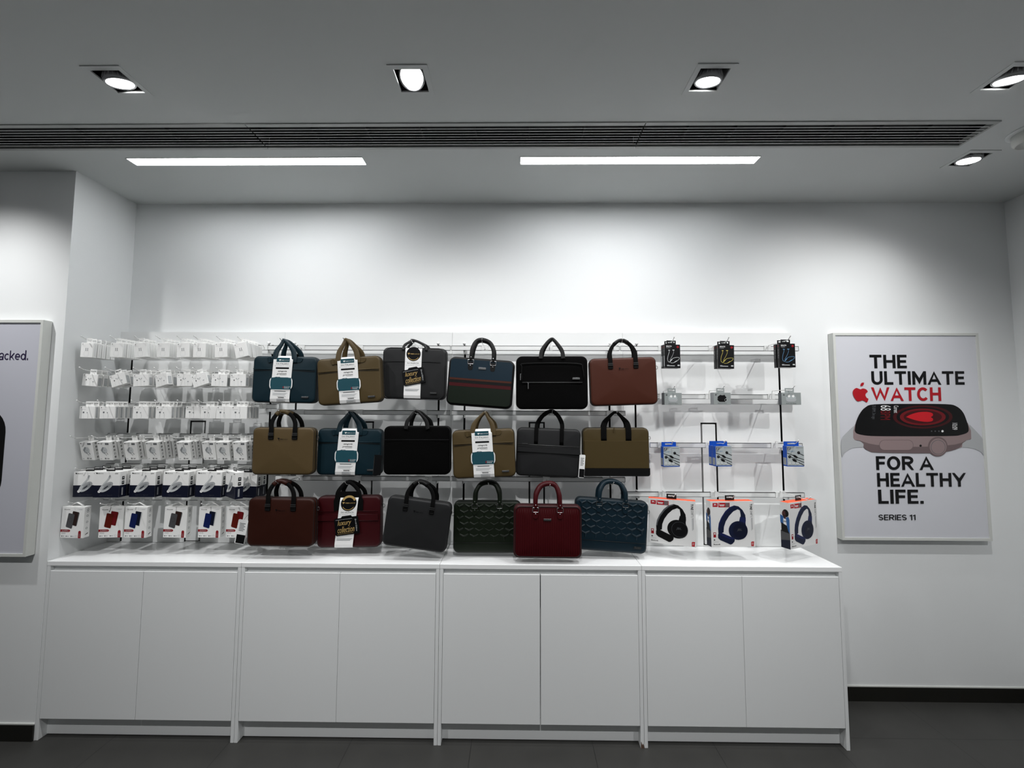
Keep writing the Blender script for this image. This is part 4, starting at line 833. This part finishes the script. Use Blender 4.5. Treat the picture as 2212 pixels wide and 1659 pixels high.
F.poly(loop(.20, .062, c=(.52, .59)), 'grey', 3.5); F.line([(.42, .665), (.57, .555)], .030, 'navy', 6); F.poly([(.18, .765), (.25, .69), (.33, .75), (.26, .825), (.20, .82)], 'paper', 6); F.disc(.26, .75, .015, 'grey', 7, 6)
F.text('Type-C to Type-C', .24, .90, .74, .94, 'dgrey', 3)
for z in (.26, .44): Rr.rect(.32, z - .07, .70, z + .06, 'ink', 2); Rr.rect(.40, z - .035, .62, z + .01, 'mgrey', 3)
Rr.rect(.36, .63, .56, .92, 'mgrey', 2); Rr.text('Type-C to Type-C', .41, .65, .51, .90, 'navy', 3, rot=90)
t_ = tab(MB(), .046, .006, 'gloss_black', 0, -T5, (.44, .38)); P_CAB = proto('cable_box', mb, t_)
# power bank boxes in three colours
W6, D6, H6, T6 = .116, .034, .156, .017
P_PB = {}
for nm, m1, m2 in (('grey', 'slate', 'brown'), ('rust', 'rust', 'darkred2'), ('blue', 'indigo', 'deepblue')):
    mb, F, Rr, L, T = carton(W6, D6, H6, T6, 'ink_white'); F.ring(.11, .085, .022, .006, 'ink'); F.text('Powerlink', .14, .07, .36, .105, 'ink'); F.rect(.68, .07, .92, .076, 'mgrey'); F.rect(.76, .085, .90, .091, 'mgrey')
    F.poly([(.48, .16), (.50, .135), (.76, .17), (.78, .20), (.70, .60), (.67, .62), (.42, .57)], m2, 1); F.poly([(.745, .17), (.785, .20), (.70, .60), (.67, .62)], 'lgrey' if nm == 'blue' else m1, 2)
    F.poly([(.30, .22), (.33, .20), (.55, .235), (.58, .26), (.50, .68), (.47, .70), (.24, .65), (.22, .63)], m1, 3); F.ring(.40, .42, .09, .006, m2, 4)
    F.poly([(0, .73), (.38, .73), (.42, .745), (.435, .77), (.42, .795), (.38, .81), (0, .81)], 'pillred', 1); F.text('SLIMPRO', .07, .75, .38, .79, 'lgrey', 2); F.text('5000mAh', .06, .835, .24, .865, 'dgrey', 1)
    for x in (.08, .28, .50): F.disc(x, .945, .025, 'dgrey', 1, 8); F.rect(x + .04, .935, x + .10, .955, 'mgrey', 1)
    F.line([(.66, .92), (.76, .92), (.76, .965), (.66, .965), (.66, .92)], .008, 'mgrey')
    F.poly([(.80, 1.0), (.80, .80), (.82, .775), (.86, .76), (.90, .775), (.92, .80), (.92, 1.0)], 'pillred', 1); F.rect(.845, .86, .875, .97, 'rose', 2)
    for k, z in enumerate((.10, .16, .30, .50, .70)): Rr.ring(.5, z, .16, .06, 'grey', 1, 8)
    Rr.poly([(.35, .90), (.75, .85), (.75, .88), (.35, .92)], 'ink', 2)
    t_ = MB(); t_.sweep([(-.034, 0.004, -T6), (0, 0.0, .003), (.034, .004, -T6)], .0012, .006, 'ink_white', 4, 6); t_.sweep([(-.034, 0.004, -T6 + .001), (.034, .004, -T6 + .001)], .0008, .006, 'ink_white', 4, 6)
    P_PB[nm] = proto('power_bank_box', mb, t_, 'hang_strap')
# neckband earphone boxes
W7, D7, H7, T7 = .086, .019, .125, .014
P_NB = {}
for nm, m1 in (('grey', 'lgrey'), ('yellow', 'yel'), ('blue', 'sky')):
    mb, F, Rr, L, T = carton(W7, D7, H7, T7, 'gloss_black'); F.text('BEATS', .10, .055, .44, .105, 'wtxt', 1, .03); F.text('FLEX', .10, .12, .36, .16, 'mgrey', 1)
    F.disc(.84, .105, .072, 'red', 1, 14); F.ring(.84, .12, .036, .014, 'ink', 2, 10); F.rect(.80, .06, .815, .13, 'ink', 2)
    F.line([(.28, .25), (.28, .34), (.20, .48), (.16, .62), (.19, .72), (.28, .76), (.36, .74)], .022, m1); F.line([(.56, .24), (.57, .34), (.48, .48), (.36, .62), (.31, .68)], .018, 'mgrey' if nm == 'grey' else m1)
    F.rect(.22, .235, .33, .265, m1, 2, .01); F.rect(.49, .225, .62, .255, m1, 2, .01)
    F.line([(.30, .74), (.38, .66), (.54, .58), (.76, .545), (.92, .55), (.93, .60), (.82, .68), (.62, .76), (.46, .79), (.36, .78)], .022, m1); F.line([(.34, .72), (.46, .63)], .04, m1, 2); F.line([(.60, .76), (.76, .69)], .04, m1, 2)
    F.rect(.12, .87, .26, .885, 'mgrey'); F.rect(.12, .895, .62, .92, 'lgrey'); F.rect(.80, .86, .94, .91, 'lgrey')
    L.disc(.5, .10, .24, 'darkred2', 1, 10); L.text('Beats Flex', .35, .25, .65, .62, 'mgrey', 1, rot=90)
    if nm == 'grey': L.rect(.3, .48, .8, .92, 'mgrey', 2)
    t_ = tab(MB(), .052, .009, 'gloss_black', .003, -T7, (.36, .38)); P_NB[nm] = proto('neckband_box', mb, t_)
# wireless earbud boxes
W8, D8, H8, T8 = .098, .028, .063, .014
P_BUD = {}
mat('bud_carton', '#8f9594', 0.4)
for nm, m1, m2 in (('grey', 'mgrey', 'lgrey'), ('black', 'ink', 'phone')):
    mb, F, Rr, L, T = carton(W8, D8, H8, T8, 'bud_carton'); F.disc(.13, .20, .042, 'ink'); F.ring(.13, .215, .022, .008, 'mgrey', 2, 10)
    F.poly(circ(.48, .42, .26, 16, .20), m1 if nm == 'black' else 'silver', 1); F.poly([(.20, .52), (.76, .52), (.73, .68), (.64, .77), (.34, .77), (.25, .68)], m2 if nm == 'black' else 'mgrey', 2)
    for x in (.38, .60): F.disc(x, .30, .065, 'ink' if nm == 'black' else 'white', 3, 10); F.disc(x + .02, .24, .035, 'ink' if nm == 'black' else 'paper', 4, 8)
    if nm == 'black': F.ring(.70, .62, .075, .012, 'lgrey', 4, 14)
    F.text('Beats Solo Buds', .24, .86, .74, .93, 'ink', 2); L.rect(0, 0, 1, 1, 'dgrey' if nm == 'grey' else 'grey')
    t_ = tab(MB(), .046, .010, 'bud_carton', 0, -T8, (.36, .38)); P_BUD[nm] = proto('earbud_box', mb, t_)
# wired earphone boxes, blue
W9, D9, H9, T9 = .088, .030, .104, .011
mb, F, Rr, L, T = carton(W9, D9, H9, T9, 'ink_blue'); F.rect(.02, .0, 1.0, .955, 'silver', 1); F.poly([(.02, 0), (.52, 0), (.02, .30)], 'grey', 2)
F.poly([(.06, .06), (.26, .06), (.20, .19), (.06, .19)], 'dgrey', 3); F.text('S', .10, .075, .18, .175, 'wtxt', 4, .02, shear=.4); F.rect(.54, .07, .96, .085, 'dgrey', 2); F.text('CX 80U', .06, .22, .46, .29, 'sky', 3)
F.line([(.02, .34), (.34, .44), (.60, .55), (1.0, .66)], .03, 'ink', 3); F.poly([(.34, .42), (.50, .44), (.64, .54), (.60, .60), (.44, .54)], 'ink', 4); F.line([(.20, .52), (.60, .66), (1.0, .80)], .032, 'ink', 3); F.line([(.74, .36), (1.0, .46)], .032, 'ink', 3)
F.disc(.17, .52, .085, 'ink', 4, 12); F.disc(.16, .51, .035, 'dgrey', 5, 8); F.disc(.70, .32, .085, 'ink', 4, 12); F.disc(.72, .29, .03, 'dgrey', 5, 8); F.poly([(.30, .62), (.44, .63), (.58, .71), (.52, .78), (.36, .73)], 'ink', 4); F.line([(.54, .75), (.78, .84), (1.0, .94)], .032, 'ink', 3)
for x in (.16, .38, .60): F.ring(x, .83, .065, .02, 'white', 5, 12); F.rect(x - .06, .905, x + .06, .915, 'dgrey', 5)
L.rect(.1, .58, .9, .93, 'silver', 1)
for k in range(5): L.rect(.2, .62 + k * .06, .75, .64 + k * .06, 'dgrey', 2)
t_ = tab(MB(), .078, .011, 'ink_blue', D9 / 2 - .001, -T9, (.25, .38)); P_CX = proto('wired_earphone_box', mb, t_)
# headphone boxes
W10, D10, H10, T10 = .226, .046, .226, .016
P_HP = {}
for nm, m1, m2, m3 in (('black', 'phone', 'ink', 'dgrey'), ('navy', 'navy2', 'navy', 'navyblue')):
    mb, F, Rr, L, T = carton(W10, D10, H10, T10, 'ink_offwhite'); T.rect(0, 0, 1, 1, 'orange', 1); T.rect(0, .92, 1, 1, 'offwhite', 2)
    F.rect(.05, .035, .165, .12, 'red'); F.text('JBL', .075, .055, .14, .095, 'wtxt', 2, .02); F.rect(.18, .03, .44, .13, 'red'); F.rect(.34, .035, .43, .125, 'rose2', 2); F.rect(.20, .07, .32, .085, 'wtxt', 2); F.rect(.21, .095, .31, .105, 'wtxt', 2); F.disc(.20, .05, .008, 'wtxt', 2, 6)
    o_ = [(.165, .72), (.16, .60), (.18, .48), (.24, .35), (.33, .22), (.43, .13), (.54, .09), (.64, .11), (.73, .19), (.79, .30), (.80, .42), (.79, .48)]; i_ = [(.67, .46), (.68, .40), (.685, .30), (.67, .20), (.62, .175), (.52, .22), (.42, .32), (.34, .44), (.295, .56), (.285, .68)]
    F.poly(o_ + i_, m1, 1); F.poly([(.33, .22), (.43, .13), (.54, .09), (.55, .11), (.45, .155), (.35, .25), (.26, .38), (.20, .52), (.185, .60), (.165, .60), (.18, .48), (.24, .35)], m3, 2)
    F.poly([(.67, .34), (.80, .36), (.79, .50), (.64, .46)], m3 if nm == 'navy' else 'ink', 2); F.poly([(.52, .47), (.66, .44), (.79, .48), (.80, .55), (.50, .55)], m1, 2)
    F.poly(circ(.615, .64, .215, 28, .205), m1, 3); F.poly(circ(.66, .645, .175, 26, .19), m2, 4); F.ring(.66, .645, .17, .004, m3, 5, 26); F.text('JBL', .59, .60, .70, .66, 'dgrey', 6, shear=.2)
    F.poly([(.155, .72), (.19, .69), (.24, .69), (.50, .80), (.535, .84), (.52, .89), (.47, .935), (.43, .945), (.20, .845), (.155, .80)], m1, 3); F.poly([(.19, .71), (.24, .69), (.50, .80), (.53, .84), (.40, .82), (.22, .745)], m3 if nm == 'navy' else 'ink', 4)
    F.rect(.05, .68, .11, .79, 'pillred'); F.disc(.08, .71, .018, 'wtxt', 2, 8); F.disc(.07, .845, .018, 'dgrey', 1, 10); F.rect(.05, .885, .17, .892, 'mgrey'); F.text('Bluetooth', .05, .925, .20, .955, 'ink', 1, .02)
    F.text('TUNE', .90, .055, .955, .19, 'ink', 1, .03, rot=90); F.text('520BT', .905, .205, .955, .32, 'dgrey', 1, 0, 1, .2, 90); F.line([(.90, .345), (.955, .335)], .006, 'dgrey')
    F.rect(.92, .37, .932, .64, 'mgrey'); F.rect(.942, .36, .952, .62, 'grey'); F.poly([(.905, .90), (.925, .885), (.975, .885), (.965, .985), (.905, .985)], 'red', 1); F.text('57', .92, .91, .955, .96, 'wtxt', 2)
    L.rect(0, .76, 1, 1, 'navy', 1); L.poly([(0, .62), (1, .62), (1, .80), (0, .84)], 'slate', 1); L.poly([(.0, .28), (.25, .30), (.55, .34), (.9, .30), (1, .36), (1, .66), (.7, .58), (.3, .60), (0, .44)], 'denim', 2); L.poly([(.35, .35), (.62, .34), (.70, .52), (.35, .52)], 'wtxt', 3); L.poly([(.1, .45), (.7, .50), (.9, .66), (.1, .64)], 'phone', 3)
    L.poly(circ(.60, .235, .34, 14, .085), 'phone', 3); L.poly(circ(.42, .25, .20, 12, .065), 'skin', 4); L.poly([(.28, .27), (.55, .27), (.5, .325), (.36, .325)], 'brown', 5); L.poly([(.4, .30), (.6, .30), (.62, .36), (.42, .36)], 'skin', 3); L.rect(.3, .40, .66, .43, 'grey', 4)
    t_ = tab(MB(), .048, .010, 'gloss_black', 0, -T10, (.34, .38)); P_HP[nm] = proto('headphone_box', mb, t_)

used = set()
def put(p, x, yf, z, d, label, group, cat, roll=0, yaw=0, pitch=0):
    """box with its front face at depth yf, hung from (x, z)"""
    loc = (x, yf + d / 2, z); rot = (R(pitch), R(roll), R(yaw))
    if p.name not in used:
        used.add(p.name); o = p; o.location = loc; o.rotation_euler = rot; o['label'] = label; o['group'] = group
    else: o = dup(p, loc, rot, label, group)
    o['category'] = cat; return o
def depth_from(cx, py, X): return max(2.10, min(2.30, atx(cx, py, X).y))
YT = 2.12
def row(key, proto_, tips, fronts, ztop_px, t, d, kind, rowname, group, hgroup, cat, step, rowidx):
    """tips: pixel of each hook tip; fronts: (left px, right px, count, roll, yaw, pitch)"""
    for i, ((tx, ty), (l, r, n, roll, yaw, pitch)) in enumerate(zip(tips, fronts)):
        tip = at(tx, ty, YT); X = tip.x; zr = ZR[key]; P = proto_[i] if isinstance(proto_, list) else proto_
        yf = depth_from((l + r) / 2, ztop_px, X); yf = 2.112 if abs(yaw) > 30 else yf; zt = at((l + r) / 2, ztop_px, yf).z; z = zt + t; zh = z + .0012
        hook('white display hook, %s from the left in the %s of the accessory section' % (ORD[i], rowname), X, zh, zr, YT, hgroup, max(.012, tip.z - zh), .026, 'hook_white', .0018)
        for k in range(n):
            pos = 'at the front' if k == 0 else ('second from the front' if k == 1 else ORD[k] + ' from the front')
            kk = kind[i] if isinstance(kind, list) else kind
            f = 1.0 if k == 0 else random.uniform(.15, .8)
            y_ = yf + k * step
            if y_ + d > YR - .008: break
            put(P, X + (0 if k == 0 else random.uniform(-.002, .002)), y_, z, d, '%s %s, %s row, %s hook from the left' % (kk, pos, rowidx, ORD[i]), group, cat, roll * f, yaw * f, pitch * f if pitch != 13 else pitch)
G = 'phone accessory hooks'
row('a1', P_ADAPT, [(175, 730), (238, 729.6), (291, 729), (337, 729.6), (382.6, 730), (419, 729.6), (468, 728), (513.5, 729.5)],
    [(177, 202, 5, 2, 0, 0), (240.5, 266, 5, 1, 0, 0), (287.5, 316, 4, -6, 0, 0), (339.8, 366, 4, -1, 0, 0), (381, 409, 4, -3, 0, 0), (418, 445, 5, 0, 0, 0), (463, 491, 4, -3, 0, 0), (502, 530, 6, -13, 0, 0)],
    740.5, T1, D1, 'white plug adapter box', 'top row', 'white adapter boxes', G, 'box', D1 + .0035, 'top')
row('a2', P_EAR, [(172, 797), (227.7, 794.8), (288, 794.8), (333, 795), (381, 793.7), (416.5, 795), (467.5, 796), (509, 793.8)],
    [(180, 213, 3, 4, 0, 0), (234, 266, 3, -17, 0, 0), (288, 320, 4, -3, 0, 0), (334, 360, 4, -12, -14, 0), (383, 416, 2, 0, 0, 0), (409, 443, 4, -18, 0, 0), (460, 490, 3, 2, 0, 0), (498, 531, 4, 0, 0, 0)],
    808.0, T2, D2, 'white earphone box', 'second row', 'white earphone boxes', G, 'box', D2 + .004, 'second')
row('a3', P_AUX, [(166, 866), (210.5, 868), (283.5, 869.5), (334.6, 867.5), (383, 868.5), (428.5, 868), (473, 868), (509.6, 869.5)],
    [(172, 206, 3, 0, 0, 0), (215, 250, 4, 0, 0, 0), (287.7, 321, 4, 0, 0, 0), (336.5, 371, 4, 0, 0, 0), (404, 432, 1, 1, 0, 0), (436, 466, 2, 1, 0, 0), (470, 499, 2, 0, 0, 0), (502, 532, 4, 0, 0, 0)],
    877.5, T2, D2 * .9, 'white headphone adapter box', 'third row', 'white headphone adapter boxes', G, 'box', D2 * .9 + .003, 'third')
row('a4', P_CHG, [(151.5, 944), (198, 945), (252, 943.6), (303, 944), (369, 943.6), (415, 944.5), (463.5, 944), (504, 943.7)],
    [(168, 198, 1, 0, 0, 13), (206, 237, 2, 0, 0, 13), (264, 293, 2, 0, 0, 13), (310, 342, 3, 0, 0, 13), (378, 409, 3, 0, 0, 13), (433, 463, 1, 0, 0, 13), (463, 493, 1, 0, 0, 13), (501, 531, 2, 0, 0, 10)],
    954.0, T4, D4, 'white wall charger box', 'fourth row', 'wall charger boxes', G, 'box', D4 + .009, 'fourth')
row('a5', P_CAB, [(163, 1012), (224, 1011.7), (289.5, 1012.5), (369, 1013), (441, 1011), (505, 1012.7)],
    [(157, 217, 3, -1, 0, 0), (203, 261, 3, 0, 0, 0), (282, 337, 3, 0, 0, 0), (353, 410, 3, 1, 0, 0), (427, 478, 3, 1, 0, 0), (505, 540, 1, 0, -38, 0)],
    1019.0, T5, D5, 'white and navy cable box', 'fifth row', 'charging cable boxes', G, 'box', D5 + .008, 'fifth')
X6 = at(505, 1012.7, YT).x
for k in range(2): put(P_CAB, X6 - .012, 2.235 + k * .045, ZR['a5'] - .004, D5, 'white and navy cable box partly hidden behind the tan bag, %s one' % ['nearer', 'farther'][k], 'charging cable boxes', 'box', 1, -4)
row('a6', [P_PB['grey'], P_PB['rust'], P_PB['blue'], P_PB['grey'], P_PB['blue'], P_PB['rust']], [(148, 1087), (217, 1089), (276.5, 1088.5), (361, 1090.5), (435.5, 1090), (499, 1091)],
    [(138, 181, 1, 1, 0, 0), (217, 266, 1, 0, 6, 0), (271, 319, 1, 0, -1, 0), (356, 406, 1, 1, 2, 0), (431, 478, 1, 0, 0, 0), (491, 538, 1, 0, -2, 0)],
    1095.0, T6, D6, ['boxed grey power bank', 'boxed rust-red power bank', 'boxed blue power bank', 'boxed grey power bank', 'boxed blue power bank', 'boxed rust-red power bank'], 'lowest row', 'power bank boxes', G, 'box', .05, 'lowest')

# right-hand section
def single(key, p, cx, ytop, Yf, t, d, n, roll, yaw, label, group, hl, step=.024, yt=None):
    c = at(cx, ytop, Yf); z = c.z + t; yt = yt or Yf - .03; zh = z + .0015; zr = ZR[key]
    hook(hl, c.x, zh, zr, yt, 'headphone section hooks', .018, .026, 'hook_white', .0019)
    for k in range(n):
        lb = label if n == 1 else label + (', front one of two' if k == 0 else ', hidden behind the front one')
        put(p, c.x + (0 if k == 0 else -.003), Yf + k * step, z, d, lb, group, 'box', roll * (1 if k == 0 else .5), yaw)
hl = 'white display hook, %s in the %s row of the headphone section'
G7 = 'black earphone boxes'; G8 = 'grey earbud boxes'; G9 = 'blue wired earphone boxes'; G10 = 'headphone boxes'
single('e1', P_NB['grey'], 1452, 744, 2.19, T7, D7, 2, 0, 8, 'black earphone box picturing a grey neckband', G7, hl % ('left', 'top'))
single('e1', P_NB['yellow'], 1568.5, 745, 2.19, T7, D7, 2, 1.5, 3, 'black earphone box picturing a yellow neckband', G7, hl % ('middle', 'top'))
single('e1', P_NB['blue'], 1700, 742, 2.18, T7, D7, 2, 0, 4, 'black earphone box picturing a blue neckband', G7, hl % ('right', 'top'))
single('esecond', P_BUD['grey'], 1453, 848.5, 2.20, T8, D8, 1, 0, 9, 'grey earbud box showing pale earbuds, left on its row near the brown bag', G8, hl % ('left', 'second'))
single('esecond', P_BUD['black'], 1559, 848, 2.20, T8, D8, 1, 0, 9, 'grey earbud box showing black earbuds', G8, hl % ('middle', 'second'))
single('esecond', P_BUD['grey'], 1709, 848, 2.18, T8, D8, 1, 0, -3, 'grey earbud box showing pale earbuds, at the right end of its rail', G8, hl % ('right', 'second'))
single('ethird', P_CX, 1449.5, 964.8, 2.20, T9, D9, 1, 0, 4, 'blue and silver wired earphone box, left of three, beside the olive bag', G9, hl % ('left', 'third'), .034)
single('ethird', P_CX, 1562, 963.7, 2.19, T9, D9, 2, 0, 5, 'blue and silver wired earphone box in the middle', G9, hl % ('middle', 'third'), .034)
single('ethird', P_CX, 1717, 963.7, 2.18, T9, D9, 1, 0, 0, 'blue and silver wired earphone box at the right end of its rail', G9, hl % ('right', 'third'), .034)
single('elowest', P_HP['black'], 1454, 1080, 2.185, T10, D10, 1, 0, -21, 'white headphone box picturing black headphones, beside the blue quilted bag', G10, hl % ('left', 'lowest'), yt=2.15)
single('elowest', P_HP['navy'], 1581, 1083, 2.16, T10, D10, 1, 0, 3, 'white headphone box picturing navy headphones, facing straight out', G10, hl % ('middle', 'lowest'), yt=2.13)
single('elowest', P_HP['navy'], 1731, 1083, 2.17, T10, D10, 1, 0, 25, 'white headphone box picturing navy headphones, turned to show its side', G10, hl % ('right', 'lowest'), yt=2.10)
for _o in list(bpy.data.objects):
    if _o.parent is None and _o.location.z < -20: bpy.data.objects.remove(_o)
